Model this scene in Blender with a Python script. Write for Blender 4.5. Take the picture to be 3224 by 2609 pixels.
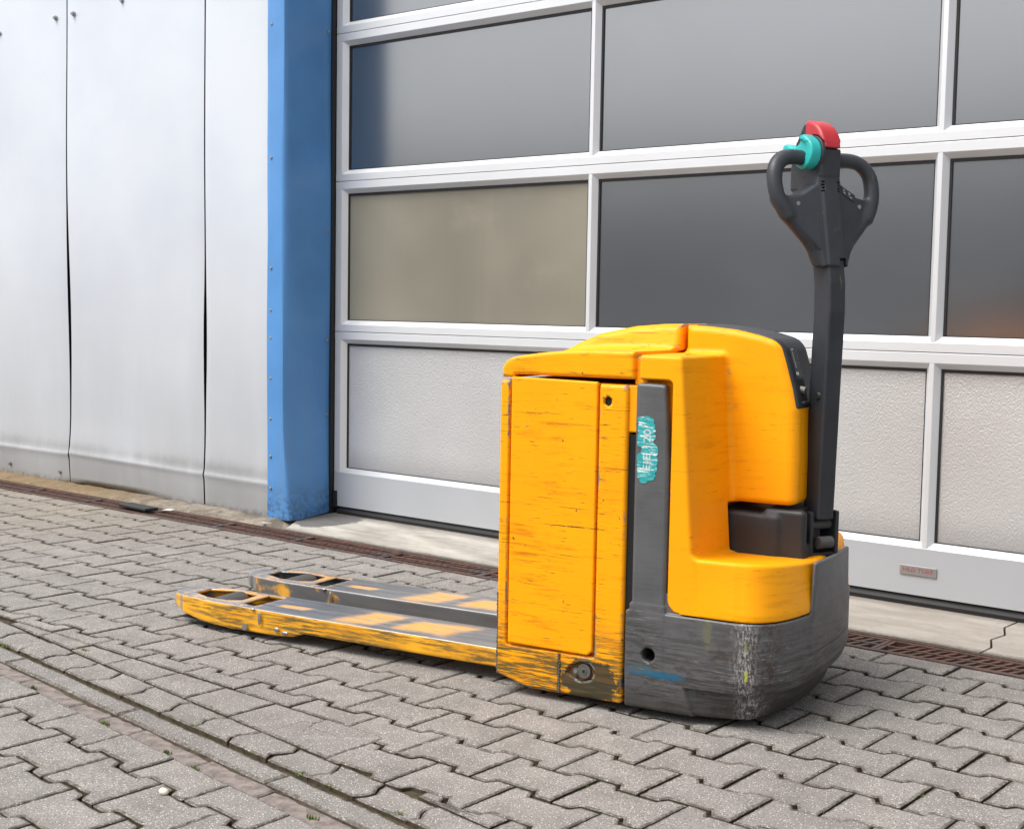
import bpy, bmesh, math, random
import numpy as np
from mathutils import Matrix, Vector
random.seed(7)
for o in list(bpy.data.objects): bpy.data.objects.remove(o)
scn = bpy.context.scene
COL = scn.collection

# ------------------------------------------------------------------ camera
CAM_Z = 0.95
PITCH, ROLL, YAW = 0.0793146, 0.0170357, -0.6896151
fw = Vector((math.sin(YAW)*math.cos(PITCH), math.cos(YAW)*math.cos(PITCH), -math.sin(PITCH)))
rt = fw.cross(Vector((0, 0, 1))).normalized(); up = rt.cross(fw)
r2 = rt*math.cos(ROLL) + up*math.sin(ROLL); u2 = -rt*math.sin(ROLL) + up*math.cos(ROLL)
cam = bpy.data.cameras.new('camera'); cam.sensor_width = 36; cam.lens = 47.385
cam.clip_start = 0.05; cam.clip_end = 500
camo = bpy.data.objects.new('camera', cam); COL.objects.link(camo)
camo.matrix_world = Matrix(((r2.x, u2.x, -fw.x, 0), (r2.y, u2.y, -fw.y, 0), (r2.z, u2.z, -fw.z, CAM_Z), (0, 0, 0, 1)))
scn.camera = camo

# ------------------------------------------------------------------ sky, sun, exposure
SUN_EL = math.radians(60); SUN_AZ = math.radians(208)      # azimuth: clockwise from +Y, where the sun stands
world = bpy.data.worlds.new('World'); scn.world = world; world.use_nodes = True
wn = world.node_tree.nodes; wl = world.node_tree.links; wn.clear()
sky = wn.new('ShaderNodeTexSky'); sky.sky_type = 'NISHITA'; sky.sun_disc = False
sky.sun_elevation = SUN_EL; sky.sun_rotation = SUN_AZ; sky.air_density = 1.0; sky.dust_density = 4.0; sky.ozone_density = 1.0
hsv = wn.new('ShaderNodeHueSaturation'); hsv.inputs['Saturation'].default_value = 0.28
bg = wn.new('ShaderNodeBackground'); bg.inputs['Strength'].default_value = 0.145
wo = wn.new('ShaderNodeOutputWorld')
wl.new(sky.outputs[0], hsv.inputs['Color']); wl.new(hsv.outputs[0], bg.inputs[0]); wl.new(bg.outputs[0], wo.inputs[0])
sun = bpy.data.lights.new('sun', 'SUN'); sun.energy = 1.75; sun.angle = math.radians(32); sun.color = (1, 0.965, 0.91)
suno = bpy.data.objects.new('sun', sun); COL.objects.link(suno)
sd = Vector((math.sin(SUN_AZ)*math.cos(SUN_EL), math.cos(SUN_AZ)*math.cos(SUN_EL), math.sin(SUN_EL)))
suno.rotation_euler = sd.to_track_quat('Z', 'Y').to_euler(); suno.location = sd*20
scn.view_settings.view_transform = 'Standard'; scn.view_settings.look = 'None'
scn.view_settings.exposure = 0.72; scn.view_settings.gamma = 1.0; scn.view_settings.use_curve_mapping = False
scn.render.engine = 'CYCLES'; scn.render.resolution_x = 1024; scn.render.resolution_y = 828

# ------------------------------------------------------------------ node helpers
class M:
    """small material builder"""
    def __init__(s, name):
        s.m = bpy.data.materials.new(name); s.m.use_nodes = True
        s.t = s.m.node_tree; s.n = s.t.nodes; s.l = s.t.links
        s.b = s.n['Principled BSDF']; s.tc = s.n.new('ShaderNodeTexCoord')
    def link(s, a, b): s.l.new(a, b); return s
    def put(s, key, v):
        i = s.b.inputs[key]
        if hasattr(v, 'links'): s.l.new(v, i)
        else: i.default_value = (*v, 1) if isinstance(v, tuple) and len(v) == 3 else v
        return s
    def inp(s, node, key, v):
        i = node.inputs[key]
        if hasattr(v, 'links'): s.l.new(v, i)
        else: i.default_value = (*v, 1) if isinstance(v, tuple) and len(v) == 3 and i.type == 'RGBA' else v
    def map(s, scale=(1, 1, 1), loc=(0, 0, 0), rot=(0, 0, 0), src='Object', rnd=False):
        mp = s.n.new('ShaderNodeMapping'); mp.inputs['Scale'].default_value = scale
        mp.inputs['Location'].default_value = loc; mp.inputs['Rotation'].default_value = rot
        s.l.new(s.tc.outputs[src], mp.inputs[0]); out = mp.outputs[0]
        if rnd:
            oi = s.n.new('ShaderNodeObjectInfo'); va = s.n.new('ShaderNodeVectorMath'); va.operation = 'MULTIPLY_ADD'
            s.l.new(oi.outputs['Random'], va.inputs[0]); va.inputs[1].default_value = (37, 53, 11); s.l.new(out, va.inputs[2]); out = va.outputs[0]
        return out
    def noise(s, scale, detail=4, rough=.55, vec=None, dist=0):
        n = s.n.new('ShaderNodeTexNoise'); n.inputs['Scale'].default_value = scale; n.inputs['Detail'].default_value = detail
        n.inputs['Roughness'].default_value = rough; n.inputs['Distortion'].default_value = dist
        s.l.new(vec if vec is not None else s.tc.outputs['Object'], n.inputs['Vector']); return n.outputs['Fac']
    def vor(s, scale, vec=None, feat='F1'):
        n = s.n.new('ShaderNodeTexVoronoi'); n.inputs['Scale'].default_value = scale; n.feature = feat
        s.l.new(vec if vec is not None else s.tc.outputs['Object'], n.inputs['Vector']); return n
    def ramp(s, v, a, b, lo=0., hi=1.):
        n = s.n.new('ShaderNodeMapRange'); n.interpolation_type = 'SMOOTHSTEP'
        s.inp(n, 'Value', v); s.inp(n, 'From Min', a); s.inp(n, 'From Max', b); s.inp(n, 'To Min', lo); s.inp(n, 'To Max', hi)
        return n.outputs[0]
    def math(s, op, a, b=0., c=None):
        n = s.n.new('ShaderNodeMath'); n.operation = op; s.inp(n, 0, a); s.inp(n, 1, b)
        if c is not None: s.inp(n, 2, c)
        return n.outputs[0]
    def mul(s, *a):
        o = a[0]
        for x in a[1:]: o = s.math('MULTIPLY', o, x)
        return o
    def mix(s, f, a, b, mode='MIX'):
        n = s.n.new('ShaderNodeMix'); n.data_type = 'RGBA'; n.blend_type = mode
        s.inp(n, 0, f); s.inp(n, 6, a); s.inp(n, 7, b); return n.outputs[2]
    def xyz(s, src='Object'):
        n = s.n.new('ShaderNodeSeparateXYZ'); s.l.new(s.tc.outputs[src], n.inputs[0]); return n.outputs
    def bump(s, h, strength=.3, dist=.002):
        n = s.n.new('ShaderNodeBump'); n.inputs['Strength'].default_value = strength; n.inputs['Distance'].default_value = dist
        s.l.new(h, n.inputs['Height']); s.l.new(n.outputs[0], s.b.inputs['Normal']); return s
    def rnd(s):
        return s.n.new('ShaderNodeObjectInfo').outputs['Random']
    def point(s):
        return s.n.new('ShaderNodeNewGeometry').outputs['Pointiness']

MATS = {}
def simple(name, col, rough=.5, metal=0., spec=.5, var=.0, bump=0., scale=60):
    m = M(name); c = col
    if var:
        f = m.noise(scale, 5, .6); f2 = m.noise(scale*.12, 3)
        k = m.math('ADD', m.math('MULTIPLY', m.math('SUBTRACT', f, .5), var), m.math('MULTIPLY', m.math('SUBTRACT', f2, .5), var))
        k = m.math('ADD', k, 1.)
        n = m.n.new('ShaderNodeMix'); n.data_type = 'RGBA'; n.blend_type = 'MULTIPLY'; n.inputs[0].default_value = 1
        n.inputs[6].default_value = (*col, 1); m.l.new(k, n.inputs[7]); c = n.outputs[2]
        m.put('Roughness', m.math('MULTIPLY_ADD', m.math('SUBTRACT', f2, .5), .3, rough))
        if bump: m.bump(f, bump)
    else: m.put('Roughness', rough)
    m.put('Base Color', c).put('Metallic', metal).put('Specular IOR Level', spec)
    MATS[name] = m.m; return m.m

# ------------------------------------------------------------------ mesh helpers
def obj(name, mesh, mat=None, parent=None, label=None, cat=None, kind=None, group=None):
    o = bpy.data.objects.new(name, mesh); COL.objects.link(o)
    if mat is not None and mesh is not None and len(mesh.materials) == 0: mesh.materials.append(MATS[mat] if isinstance(mat, str) else mat)
    if parent is not None: o.parent = parent
    if label: o['label'] = label
    if cat: o['category'] = cat
    if kind: o['kind'] = kind
    if group: o['group'] = group
    return o
def empty(name, loc=(0, 0, 0), rotz=0, **k):
    o = obj(name, None, **k); o.location = loc; o.rotation_euler = (0, 0, rotz); o.empty_display_size = .1; return o
class B:
    """collects boxes, prisms, cylinders into one mesh"""
    def __init__(s): s.v = []; s.f = []
    def add(s, vs, fs):
        k = len(s.v); s.v += [tuple(p) for p in vs]; s.f += [tuple(i+k for i in f) for f in fs]; return s
    def box(s, x0, x1, y0, y1, z0, z1, T=None):
        p = [Vector((x, y, z)) for z in (z0, z1) for y in (y0, y1) for x in (x0, x1)]
        if T is not None: p = [T @ q for q in p]
        return s.add(p, [(0, 2, 3, 1), (4, 5, 7, 6), (0, 1, 5, 4), (2, 6, 7, 3), (0, 4, 6, 2), (1, 3, 7, 5)])
    def prism(s, pts, a, b, axis='x'):
        """pts 2D outline; extruded from a to b along axis (x: pts=(y,z); y: pts=(x,z); z: pts=(x,y))"""
        n = len(pts); f = {'x': lambda p, t: (t, p[0], p[1]), 'y': lambda p, t: (p[0], t, p[1]), 'z': lambda p, t: (p[0], p[1], t)}[axis]
        vs = [f(p, a) for p in pts] + [f(p, b) for p in pts]
        ar = sum(pts[i][0]*pts[(i+1) % n][1]-pts[(i+1) % n][0]*pts[i][1] for i in range(n))
        fl = (ar > 0) != (axis == 'y')
        if b < a: fl = not fl
        fs = [(i, (i+1) % n, n+(i+1) % n, n+i) for i in range(n)] + [tuple(range(n-1, -1, -1)), tuple(range(n, 2*n))]
        if not fl: fs = [t[::-1] for t in fs]
        return s.add(vs, fs)
    def cyl(s, p0, p1, r0, r1=None, n=16):
        p0 = Vector(p0); p1 = Vector(p1); r1 = r0 if r1 is None else r1
        d = (p1-p0).normalized(); a = d.orthogonal().normalized(); b = d.cross(a)
        vs = [p0+(a*math.cos(t)+b*math.sin(t))*r0 for t in [2*math.pi*i/n for i in range(n)]] + [p1+(a*math.cos(t)+b*math.sin(t))*r1 for t in [2*math.pi*i/n for i in range(n)]]
        return s.add(vs, [(i, (i+1) % n, n+(i+1) % n, n+i) for i in range(n)] + [tuple(range(n-1, -1, -1)), tuple(range(n, 2*n))])
    def ball(s, c, r, sq=(1, 1, 1), n=10, m=7):
        vs = []; fs = []
        for j in range(m+1):
            ph = math.pi*j/m
            for i in range(n):
                t = 2*math.pi*i/n; vs.append((c[0]+r*sq[0]*math.sin(ph)*math.cos(t), c[1]+r*sq[1]*math.sin(ph)*math.sin(t), c[2]+r*sq[2]*math.cos(ph)))
        for j in range(m):
            for i in range(n): fs.append((j*n+i, (j+1)*n+i, (j+1)*n+(i+1) % n, j*n+(i+1) % n))
        return s.add(vs, fs)
    def mesh(s, name, smooth=False):
        me = bpy.data.meshes.new(name); me.from_pydata(s.v, [], s.f); me.update()
        if smooth:
            me.shade_smooth()
        return me
    def build(s, name, mat, parent=None, bevel=0., smooth=False, **k):
        o = obj(name, s.mesh(name, smooth), mat, parent, **k)
        if bevel:
            b = o.modifiers.new('bevel', 'BEVEL'); b.width = bevel; b.segments = 2; b.limit_method = 'ANGLE'; b.angle_limit = math.radians(35)
        return o

# ------------------------------------------------------------------ signed-distance modelling (numpy surface nets)
def _len(*a): return np.sqrt(sum(x*x for x in a))
def sbox(x, y, z, a, b, r=0.):
    c = [(p+q)/2 for p, q in zip(a, b)]; h = [abs(q-p)/2-r for p, q in zip(a, b)]
    q = [np.abs(x-c[0])-h[0], np.abs(y-c[1])-h[1], np.abs(z-c[2])-h[2]]
    return _len(*[np.maximum(t, 0) for t in q]) + np.minimum(np.maximum(np.maximum(q[0], q[1]), q[2]), 0) - r
def spoly(x, y, pts):
    d = np.full(np.broadcast(x, y).shape, 1e9); s = np.ones(d.shape); n = len(pts)
    for i in range(n):
        ax, ay = pts[i]; bx, by = pts[i-1]; ex, ey = bx-ax, by-ay
        wx, wy = x-ax, y-ay; t = np.clip((wx*ex+wy*ey)/(ex*ex+ey*ey), 0, 1)
        d = np.minimum(d, (wx-ex*t)**2+(wy-ey*t)**2)
        c1 = y >= ay; c2 = y < by; c3 = ex*wy > ey*wx
        fl = (c1 & c2 & c3) | (~c1 & ~c2 & ~c3); s = np.where(fl, -s, s)
    return s*np.sqrt(d)
def scaps(x, y, z, pts, r):
    d = None
    for a, b in zip(pts[:-1], pts[1:]):
        e = [q-p for p, q in zip(a, b)]; w = [x-a[0], y-a[1], z-a[2]]
        t = np.clip((w[0]*e[0]+w[1]*e[1]+w[2]*e[2])/sum(q*q for q in e), 0, 1)
        k = _len(w[0]-e[0]*t, w[1]-e[1]*t, w[2]-e[2]*t); d = k if d is None else np.minimum(d, k)
    return d-r
def U_(a, b, r=0.):
    if r <= 0: return np.minimum(a, b)
    return np.maximum(r, np.minimum(a, b)) - _len(np.maximum(r-a, 0), np.maximum(r-b, 0))
def I_(a, b, r=0.):
    if r <= 0: return np.maximum(a, b)
    return np.minimum(-r, np.maximum(a, b)) + _len(np.maximum(r+a, 0), np.maximum(r+b, 0))
def S_(a, b, r=0.): return I_(a, -b, r)
def sst(x, a, b):
    t = np.clip((x-a)/(b-a), 0, 1); return t*t*(3-2*t)

def nets(name, fn, lo, hi, h, T=None):
    ax = [np.arange(l-h, u+2*h, h) for l, u in zip(lo, hi)]
    X, Y, Z = np.meshgrid(*ax, indexing='ij', sparse=True); F = np.ascontiguousarray(np.broadcast_to(fn(X, Y, Z), tuple(len(a) for a in ax)))
    neg = F < 0; n = np.array(F.shape)-1
    cs = [(i, j, k) for i in (0, 1) for j in (0, 1) for k in (0, 1)]
    sl = lambda A, c: A[c[0]:c[0]+n[0], c[1]:c[1]+n[1], c[2]:c[2]+n[2]]
    cnt = sum(sl(neg, c).astype(np.int8) for c in cs); act = (cnt > 0) & (cnt < 8)
    I = np.argwhere(act); vid = np.full(act.shape, -1, np.int64); vid[act] = np.arange(len(I))
    acc = np.zeros((len(I), 3)); w = np.zeros(len(I))
    for a in cs:
        for d in range(3):
            if a[d]: continue
            b = list(a); b[d] = 1
            fa = F[I[:, 0]+a[0], I[:, 1]+a[1], I[:, 2]+a[2]]; fb = F[I[:, 0]+b[0], I[:, 1]+b[1], I[:, 2]+b[2]]
            mk = (fa < 0) != (fb < 0); t = np.where(mk, fa/np.where(mk, fa-fb, 1), 0)
            p = np.array(a, float)[None, :].repeat(len(I), 0); p[:, d] += t
            acc += p*mk[:, None]; w += mk
    V = (I+acc/w[:, None])*h+np.array([a[0] for a in ax])
    e = h*.25
    for it in range(3):
        f = fn(V[:, 0], V[:, 1], V[:, 2])
        g = np.stack([(fn(*(V+np.eye(3)[d]*e).T)-fn(*(V-np.eye(3)[d]*e).T))/(2*e) for d in range(3)], 1)
        gg = np.maximum((g*g).sum(1), .15)
        if it < 2: V = V-np.clip((f/gg), -h*.6, h*.6)[:, None]*g
    N = g/np.sqrt(np.maximum((g*g).sum(1), 1e-9))[:, None]
    Q = []
    for d in range(3):
        o1, o2 = (d+1) % 3, (d+2) % 3
        A = np.take(neg, range(0, neg.shape[d]-1), axis=d); Bm = np.take(neg, range(1, neg.shape[d]), axis=d)
        E = np.argwhere(A != Bm); E = E[(E[:, o1] > 0) & (E[:, o2] > 0) & (E[:, o1] < n[o1]) & (E[:, o2] < n[o2])]
        flip = A[E[:, 0], E[:, 1], E[:, 2]]
        def cell(s1, s2):
            c = E.copy(); c[:, o1] -= s1; c[:, o2] -= s2; return vid[c[:, 0], c[:, 1], c[:, 2]]
        q = np.stack([cell(1, 1), cell(0, 1), cell(0, 0), cell(1, 0)], 1)
        q[~flip] = q[~flip][:, ::-1]; Q.append(q)
    Q = np.concatenate(Q); Q = Q[(Q >= 0).all(1)]
    if T is not None:
        Tm = np.array(T); V = V@Tm[:3, :3].T+Tm[:3, 3]; N = N@Tm[:3, :3].T
        if np.linalg.det(Tm[:3, :3]) < 0: Q = Q[:, ::-1]
    me = bpy.data.meshes.new(name); me.vertices.add(len(V)); me.vertices.foreach_set('co', V.astype(np.float32).ravel())
    me.loops.add(len(Q)*4); me.loops.foreach_set('vertex_index', Q.astype(np.int32).ravel())
    me.polygons.add(len(Q)); me.polygons.foreach_set('loop_start', np.arange(0, len(Q)*4, 4, dtype=np.int32))
    me.update(calc_edges=True); me.shade_smooth()
    me.normals_split_custom_set_from_vertices(N.tolist())
    return me

# ------------------------------------------------------------------ materials of the setting
def mat_paver(name='paver_concrete', base=(.262, .247, .230), edge=0.):
    m = M(name); v = m.map((1, 1, 1), rnd=True); pos = m.n.new('ShaderNodeNewGeometry').outputs['Position']
    big = m.noise(9, 3, .6, v); fine = m.noise(260, 3, .7, v); mid = m.noise(60, 4, .6, v)
    c = m.mix(m.ramp(big, .3, .7), tuple(x*.82 for x in base), tuple(x*1.13 for x in base))
    w1 = m.noise(.9, 4, .6, pos); w2 = m.noise(3.5, 5, .65, pos)
    c = m.mix(m.mul(m.ramp(w1, .45, .68), .35), c, (.165, .155, .147)); c = m.mix(m.mul(m.ramp(w2, .58, .72), .45), c, (.13, .12, .112))
    sx = m.n.new('ShaderNodeSeparateXYZ'); m.l.new(pos, sx.inputs[0])
    c = m.mix(m.mul(m.ramp(sx.outputs[0], -3.6, -5.6), m.ramp(sx.outputs[1], 2.5, 3.3), .5), c, (.25, .205, .145))
    c = m.mix(m.math('MULTIPLY', m.rnd(), .30), c, (.175, .168, .162))
    c = m.mix(m.math('MULTIPLY', m.ramp(fine, .36, .54, 1, 0), .75), c, (.075, .068, .060))
    sp = m.vor(200, v); sp2 = m.vor(300, m.map((1, 1, 1), (3, 5, 1), rnd=True))
    c = m.mix(m.mul(m.ramp(sp.outputs['Distance'], .10, .32, 1, 0), m.ramp(sp.outputs['Color'], .5, .62), .95), c, (.80, .77, .72))
    c = m.mix(m.mul(m.ramp(sp2.outputs['Distance'], .12, .35, 1, 0), m.ramp(sp2.outputs['Color'], .6, .7), .7), c, (.33, .25, .20))
    c = m.mix(m.mul(m.ramp(mid, .62, .75), .55), c, (.12, .105, .09))
    if edge: c = m.mix(m.mul(m.ramp(m.noise(70, 4, .7, v), .36, .58), edge), c, (.062, .052, .040))
    m.put('Base Color', c).put('Roughness', .9).put('Specular IOR Level', .25)
    m.bump(m.math('ADD', m.math('MULTIPLY', fine, .6), mid), .6, .0028); MATS[name] = m.m
mat_paver()
mat_paver('paver_edge', edge=.75)
mat_paver('gutter_concrete', (.235, .225, .212))
def mat_dirt():
    m = M('joint_dirt'); n = m.noise(35, 5, .65); n2 = m.noise(4, 3)
    c = m.mix(m.ramp(n, .3, .7), (.028, .022, .016), (.085, .066, .047)); c = m.mix(m.mul(m.ramp(n2, .55, .7), .35), c, (.07, .085, .03))
    m.put('Base Color', c).put('Roughness', 1.).put('Specular IOR Level', .1).bump(n, .6, .005); MATS['joint_dirt'] = m.m
mat_dirt()
def mat_mortar():
    m = M('mortar'); n = m.noise(30, 6, .65); n2 = m.noise(180, 3, .7)
    c = m.mix(m.ramp(n, .3, .7), (.12, .10, .092), (.25, .218, .20)); c = m.mix(m.mul(m.ramp(n2, .3, .5, 1, 0), .5), c, (.10, .08, .07))
    m.put('Base Color', c).put('Roughness', .95).put('Specular IOR Level', .2).bump(m.math('ADD', n, m.math('MULTIPLY', n2, .4)), .8, .004); MATS['mortar'] = m.m
mat_mortar()
def mat_apron():
    m = M('apron_concrete'); p = m.xyz(); n = m.noise(3.2, 5, .62, m.map((1, 3, 1))); n2 = m.noise(40, 5, .65); n3 = m.noise(220, 3, .7); big = m.noise(1.1, 3)
    c = m.mix(m.ramp(n, .3, .72), (.26, .242, .215), (.47, .448, .40))
    c = m.mix(m.mul(m.ramp(p[0], -3.0, -1.2), .55), c, (.27, .235, .20))
    c = m.mix(m.mul(m.ramp(n2, .55, .72), .4), c, (.24, .20, .17))
    c = m.mix(m.mul(m.ramp(n3, .3, .46, 1, 0), .35), c, (.14, .12, .10))
    # dark damp stain beside the blue corner, an irregular patch
    dx = m.math('SUBTRACT', p[0], -4.33); dy = m.math('SUBTRACT', p[1], 3.99)
    rr = m.math('SQRT', m.math('ADD', m.math('POWER', m.math('MULTIPLY', dx, 6.6), 2.), m.math('POWER', m.math('MULTIPLY', dy, 5.6), 2.)))
    rr = m.math('ADD', rr, m.math('MULTIPLY', m.math('SUBTRACT', m.noise(14, 4), .5), .9))
    c = m.mix(m.ramp(rr, .92, 1.05, .85, 0), c, (.085, .083, .085))
    # grime along the drain edge and along the door seal
    e = m.math('ADD', p[1], m.math('MULTIPLY', m.math('SUBTRACT', n2, .5), .05))
    c = m.mix(m.ramp(e, 3.735, 3.765, .6, 0), c, (.06, .055, .04)); c = m.mix(m.ramp(e, 4.05, 4.12, 0, .55), c, (.16, .14, .12))
    m.put('Base Color', c).put('Roughness', .88).put('Specular IOR Level', .25).bump(m.math('ADD', n2, m.math('MULTIPLY', n3, .5)), .5, .004); MATS['apron'] = m.m
mat_apron()
def mat_strip():
    m = M('wall_base_concrete'); p = m.xyz(); n = m.noise(10, 5, .65); n2 = m.noise(60, 5, .7)
    c = m.mix(m.ramp(n, .3, .7), (.10, .083, .062), (.27, .235, .19)); c = m.mix(m.mul(m.ramp(p[0], -5.0, -5.9), .7), c, (.18, .115, .045))
    c = m.mix(m.mul(m.ramp(n2, .55, .68), .7), c, (.05, .045, .035)); c = m.mix(m.mul(m.ramp(n2, .38, .25), .5), c, (.5, .47, .42))
    m.put('Base Color', c).put('Roughness', .95).bump(m.math('ADD', n, n2), .8, .008); MATS['strip'] = m.m
mat_strip()
def mat_rust():
    m = M('rusty_iron'); n = m.noise(30, 5, .65); n2 = m.noise(3, 3); p = m.xyz('Object')
    c = m.mix(m.ramp(n, .35, .65), (.055, .030, .024), (.13, .062, .042)); c = m.mix(m.mul(m.ramp(n2, .45, .65), .6), c, (.075, .068, .068))
    m.put('Base Color', c).put('Roughness', .7).put('Metallic', .25).bump(n, .4, .002); MATS['rust'] = m.m
mat_rust()
def mat_wall():
    m = M('white_sheet_metal'); p = m.xyz(); n = m.noise(1.3, 4, .6); st = m.noise(1, 3, .55, m.map((5, 5, .8))); fn_ = m.noise(90, 3, .6); sp = m.noise(26, 5, .7)
    c = m.mix(m.ramp(n, .3, .7), (.575, .615, .68), (.63, .665, .715))
    low = m.ramp(p[2], .0, 1.6, 1, 0); low2 = m.ramp(m.math('ADD', p[2], m.math('MULTIPLY', m.math('SUBTRACT', n, .5), .25)), .02, .34, 1, 0)
    c = m.mix(m.mul(low, m.ramp(st, -.6, .8), .75), c, (.40, .405, .41))
    c = m.mix(m.mul(low2, m.ramp(st, -.4, .7), .65), c, (.25, .248, .24))
    cr = m.ramp(m.math('ABSOLUTE', m.math('SUBTRACT', m.math('ADD', p[2], m.math('MULTIPLY', m.math('SUBTRACT', sp, .5), .05)), .195)), .0, .05, 1, 0)  # shading along the sheet's crease, painted into the colour
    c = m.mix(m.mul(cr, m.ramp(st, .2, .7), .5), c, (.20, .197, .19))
    rn = m.noise(1, 5, .7, m.map((55, 55, 1.1), (2, 0, 3))); c = m.mix(m.mul(m.ramp(rn, .62, .72), m.ramp(p[2], .1, 1.0, 1, 0), .35), c, (.30, .285, .27))
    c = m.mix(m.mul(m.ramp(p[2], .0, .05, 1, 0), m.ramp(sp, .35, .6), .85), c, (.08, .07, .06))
    c = m.mix(m.mul(m.ramp(sp, .70, .74), .35), c, (.35, .32, .30))
    m.put('Base Color', c).put('Roughness', m.math('MULTIPLY_ADD', n, .2, .22)).put('Specular IOR Level', .5).put('Metallic', .12)
    m.bump(m.math('ADD', m.math('MULTIPLY', fn_, .15), m.noise(2.2, 2)), .10, .02); MATS['wall'] = m.m
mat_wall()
def mat_blue():
    m = M('blue_paint'); p = m.xyz(); n = m.noise(2.5, 4, .6); st = m.noise(1, 5, .65, m.map((30, 30, 1.6))); sp = m.noise(40, 5, .7)
    c = m.mix(m.ramp(n, .3, .7), (.075, .235, .52), (.095, .28, .60))
    c = m.mix(m.mul(m.ramp(p[2], .0, 1.0, 1, 0), m.ramp(st, .45, .8), .5), c, (.16, .27, .40))
    low = m.ramp(m.math('ADD', p[2], m.math('MULTIPLY', m.math('SUBTRACT', sp, .5), .14)), .03, .22, 1, 0)
    c = m.mix(m.mul(low, m.ramp(sp, .40, .66), .75), c, (.045, .05, .055)); c = m.mix(m.mul(low, m.ramp(sp, .34, .26), .6), c, (.42, .5, .56))
    rn = m.noise(1, 5, .7, m.map((50, 50, 1.3), (2, 0, 3))); c = m.mix(m.mul(m.ramp(rn, .60, .72), m.ramp(p[2], .1, 1.3, 1, 0), .4), c, (.20, .28, .36))
    m.put('Base Color', c).put('Roughness', .32).put('Specular IOR Level', .5).bump(m.math('ADD', n, m.math('MULTIPLY', sp, .08)), .12, .012); MATS['blue'] = m.m
mat_blue()
def mat_alu(name, col, metal, rough):
    m = M(name); n = m.noise(1.4, 4, .6); st = m.noise(1, 4, .6, m.map((3, 3, 60))); sp = m.noise(120, 4, .7)
    c = m.mix(m.ramp(n, .3, .7), tuple(x*.93 for x in col), col); c = m.mix(m.mul(m.ramp(sp, .64, .74), .3), c, (.35, .33, .3))
    m.put('Base Color', c).put('Metallic', metal).put('Roughness', m.math('MULTIPLY_ADD', st, .12, rough)).put('Specular IOR Level', .5); MATS[name] = m.m
mat_alu('alu', (.73, .745, .765), .35, .38)
mat_alu('alu_kick', (.47, .49, .515), .25, .42)
def mat_pane(name, col, rough, coat, ior):
    m = M(name); n = m.noise(.9, 3, .6, m.map((1, 1, 1), rnd=True)); st = m.noise(1, 5, .65, m.map((14, 14, .8), rnd=True)); sp = m.noise(70, 4, .75)
    c = m.mix(m.ramp(n, .3, .7), tuple(x*.8 for x in col), tuple(x*1.15 for x in col))
    c = m.mix(m.mul(m.ramp(st, .5, .8), .12), c, tuple(x*1.5 for x in col)); c = m.mix(m.mul(m.ramp(m.noise(2.3, 4, .6, m.map((1, 1, 1.6), (1, 1, 4), rnd=True)), .5, .75), .3), c, tuple(x*1.6 for x in col)); c = m.mix(m.mul(m.ramp(sp, .72, .78), .2), c, tuple(min(.5, x*3) for x in col))
    m.put('Base Color', c).put('Roughness', rough).put('Specular IOR Level', coat).put('IOR', ior)
    m.bump(m.noise(1.1, 2, .5, m.map((1, 1, 1), rnd=True)), .05, .02); MATS[name] = m.m
mat_pane('pane_dark', (.040, .048, .058), .21, 1., 2.2)
mat_pane('pane_beige', (.235, .22, .175), .34, .35, 1.5)
def mat_emboss():
    m = M('embossed_panel'); v = m.map((1, 1, .72)); n = m.noise(185, 2, .5, v, .6); n2 = m.noise(1.3, 4)
    c = m.mix(m.ramp(n2, .3, .7), (.56, .56, .555), (.64, .64, .64)); p = m.xyz()
    c = m.mix(m.mul(m.ramp(p[2], .21, .34, 1, 0), .5), c, (.30, .295, .29))
    m.put('Base Color', c).put('Roughness', .26).put('Metallic', .35).put('Specular IOR Level', .5).bump(n, .6, .0035); MATS['emboss'] = m.m
mat_emboss()
simple('black_rubber', (.014, .0145, .016), .55, var=.3)
simple('gasket', (.012, .012, .013), .6)
simple('dark_void', (.008, .008, .009), .9)
simple('bolt_steel', (.34, .34, .34), .4, .8)
simple('screw_zinc', (.27, .28, .29), .45, .5)
simple('plate_grey', (.36, .345, .335), .4, .5, var=.15)
simple('plate_red', (.27, .12, .12), .6)
simple('moss', (.12, .17, .03), .9, var=.6, scale=90)
simple('stone_white', (.72, .66, .55), .7, var=.4)
simple('litter', (.62, .60, .56), .8, var=.2)
simple('litter_dark', (.06, .05, .04), .9)
simple('house_wall', (.17, .165, .155), .9, var=.2, scale=3)
simple('house_roof', (.07, .065, .062), .8, var=.2, scale=6)
simple('house_window', (.62, .63, .62), .5)

# ------------------------------------------------------------------ ground and pavement
g = B(); g.add([(-80, -80, -.03), (80, -80, -.03), (80, 40, -.03), (-80, 40, -.03)], [(0, 1, 2, 3)])
GROUND = g.build('ground', 'joint_dirt', kind='structure')
PAV = empty('pavement', kind='structure')
PX, PY, X0, Y0 = .21, .142, -1.234, 2.807
A_ = .0112; G_ = .0032
def paver_outline(shear=0.):
    h = PX/2-G_; t = PY/2
    a = A_; g = G_
    upper = [(-h, t+a-g), (-h+.034, t+a-g), (-h+.040, t+a-g-.002), (-h+.0545, t-a-g-.003), (-h+.060, t-a-g),
             (.0425, t-a-g), (.048, t-a-g+.002), (.0575, t+a-g-.002), (.063, t+a-g), (h, t+a-g)]
    lower = [(-x, -y) for x, y in upper]
    o = upper[::-1] + lower[::-1]            # counter-clockwise
    return [(x, y+shear*x) for x, y in o]
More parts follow.
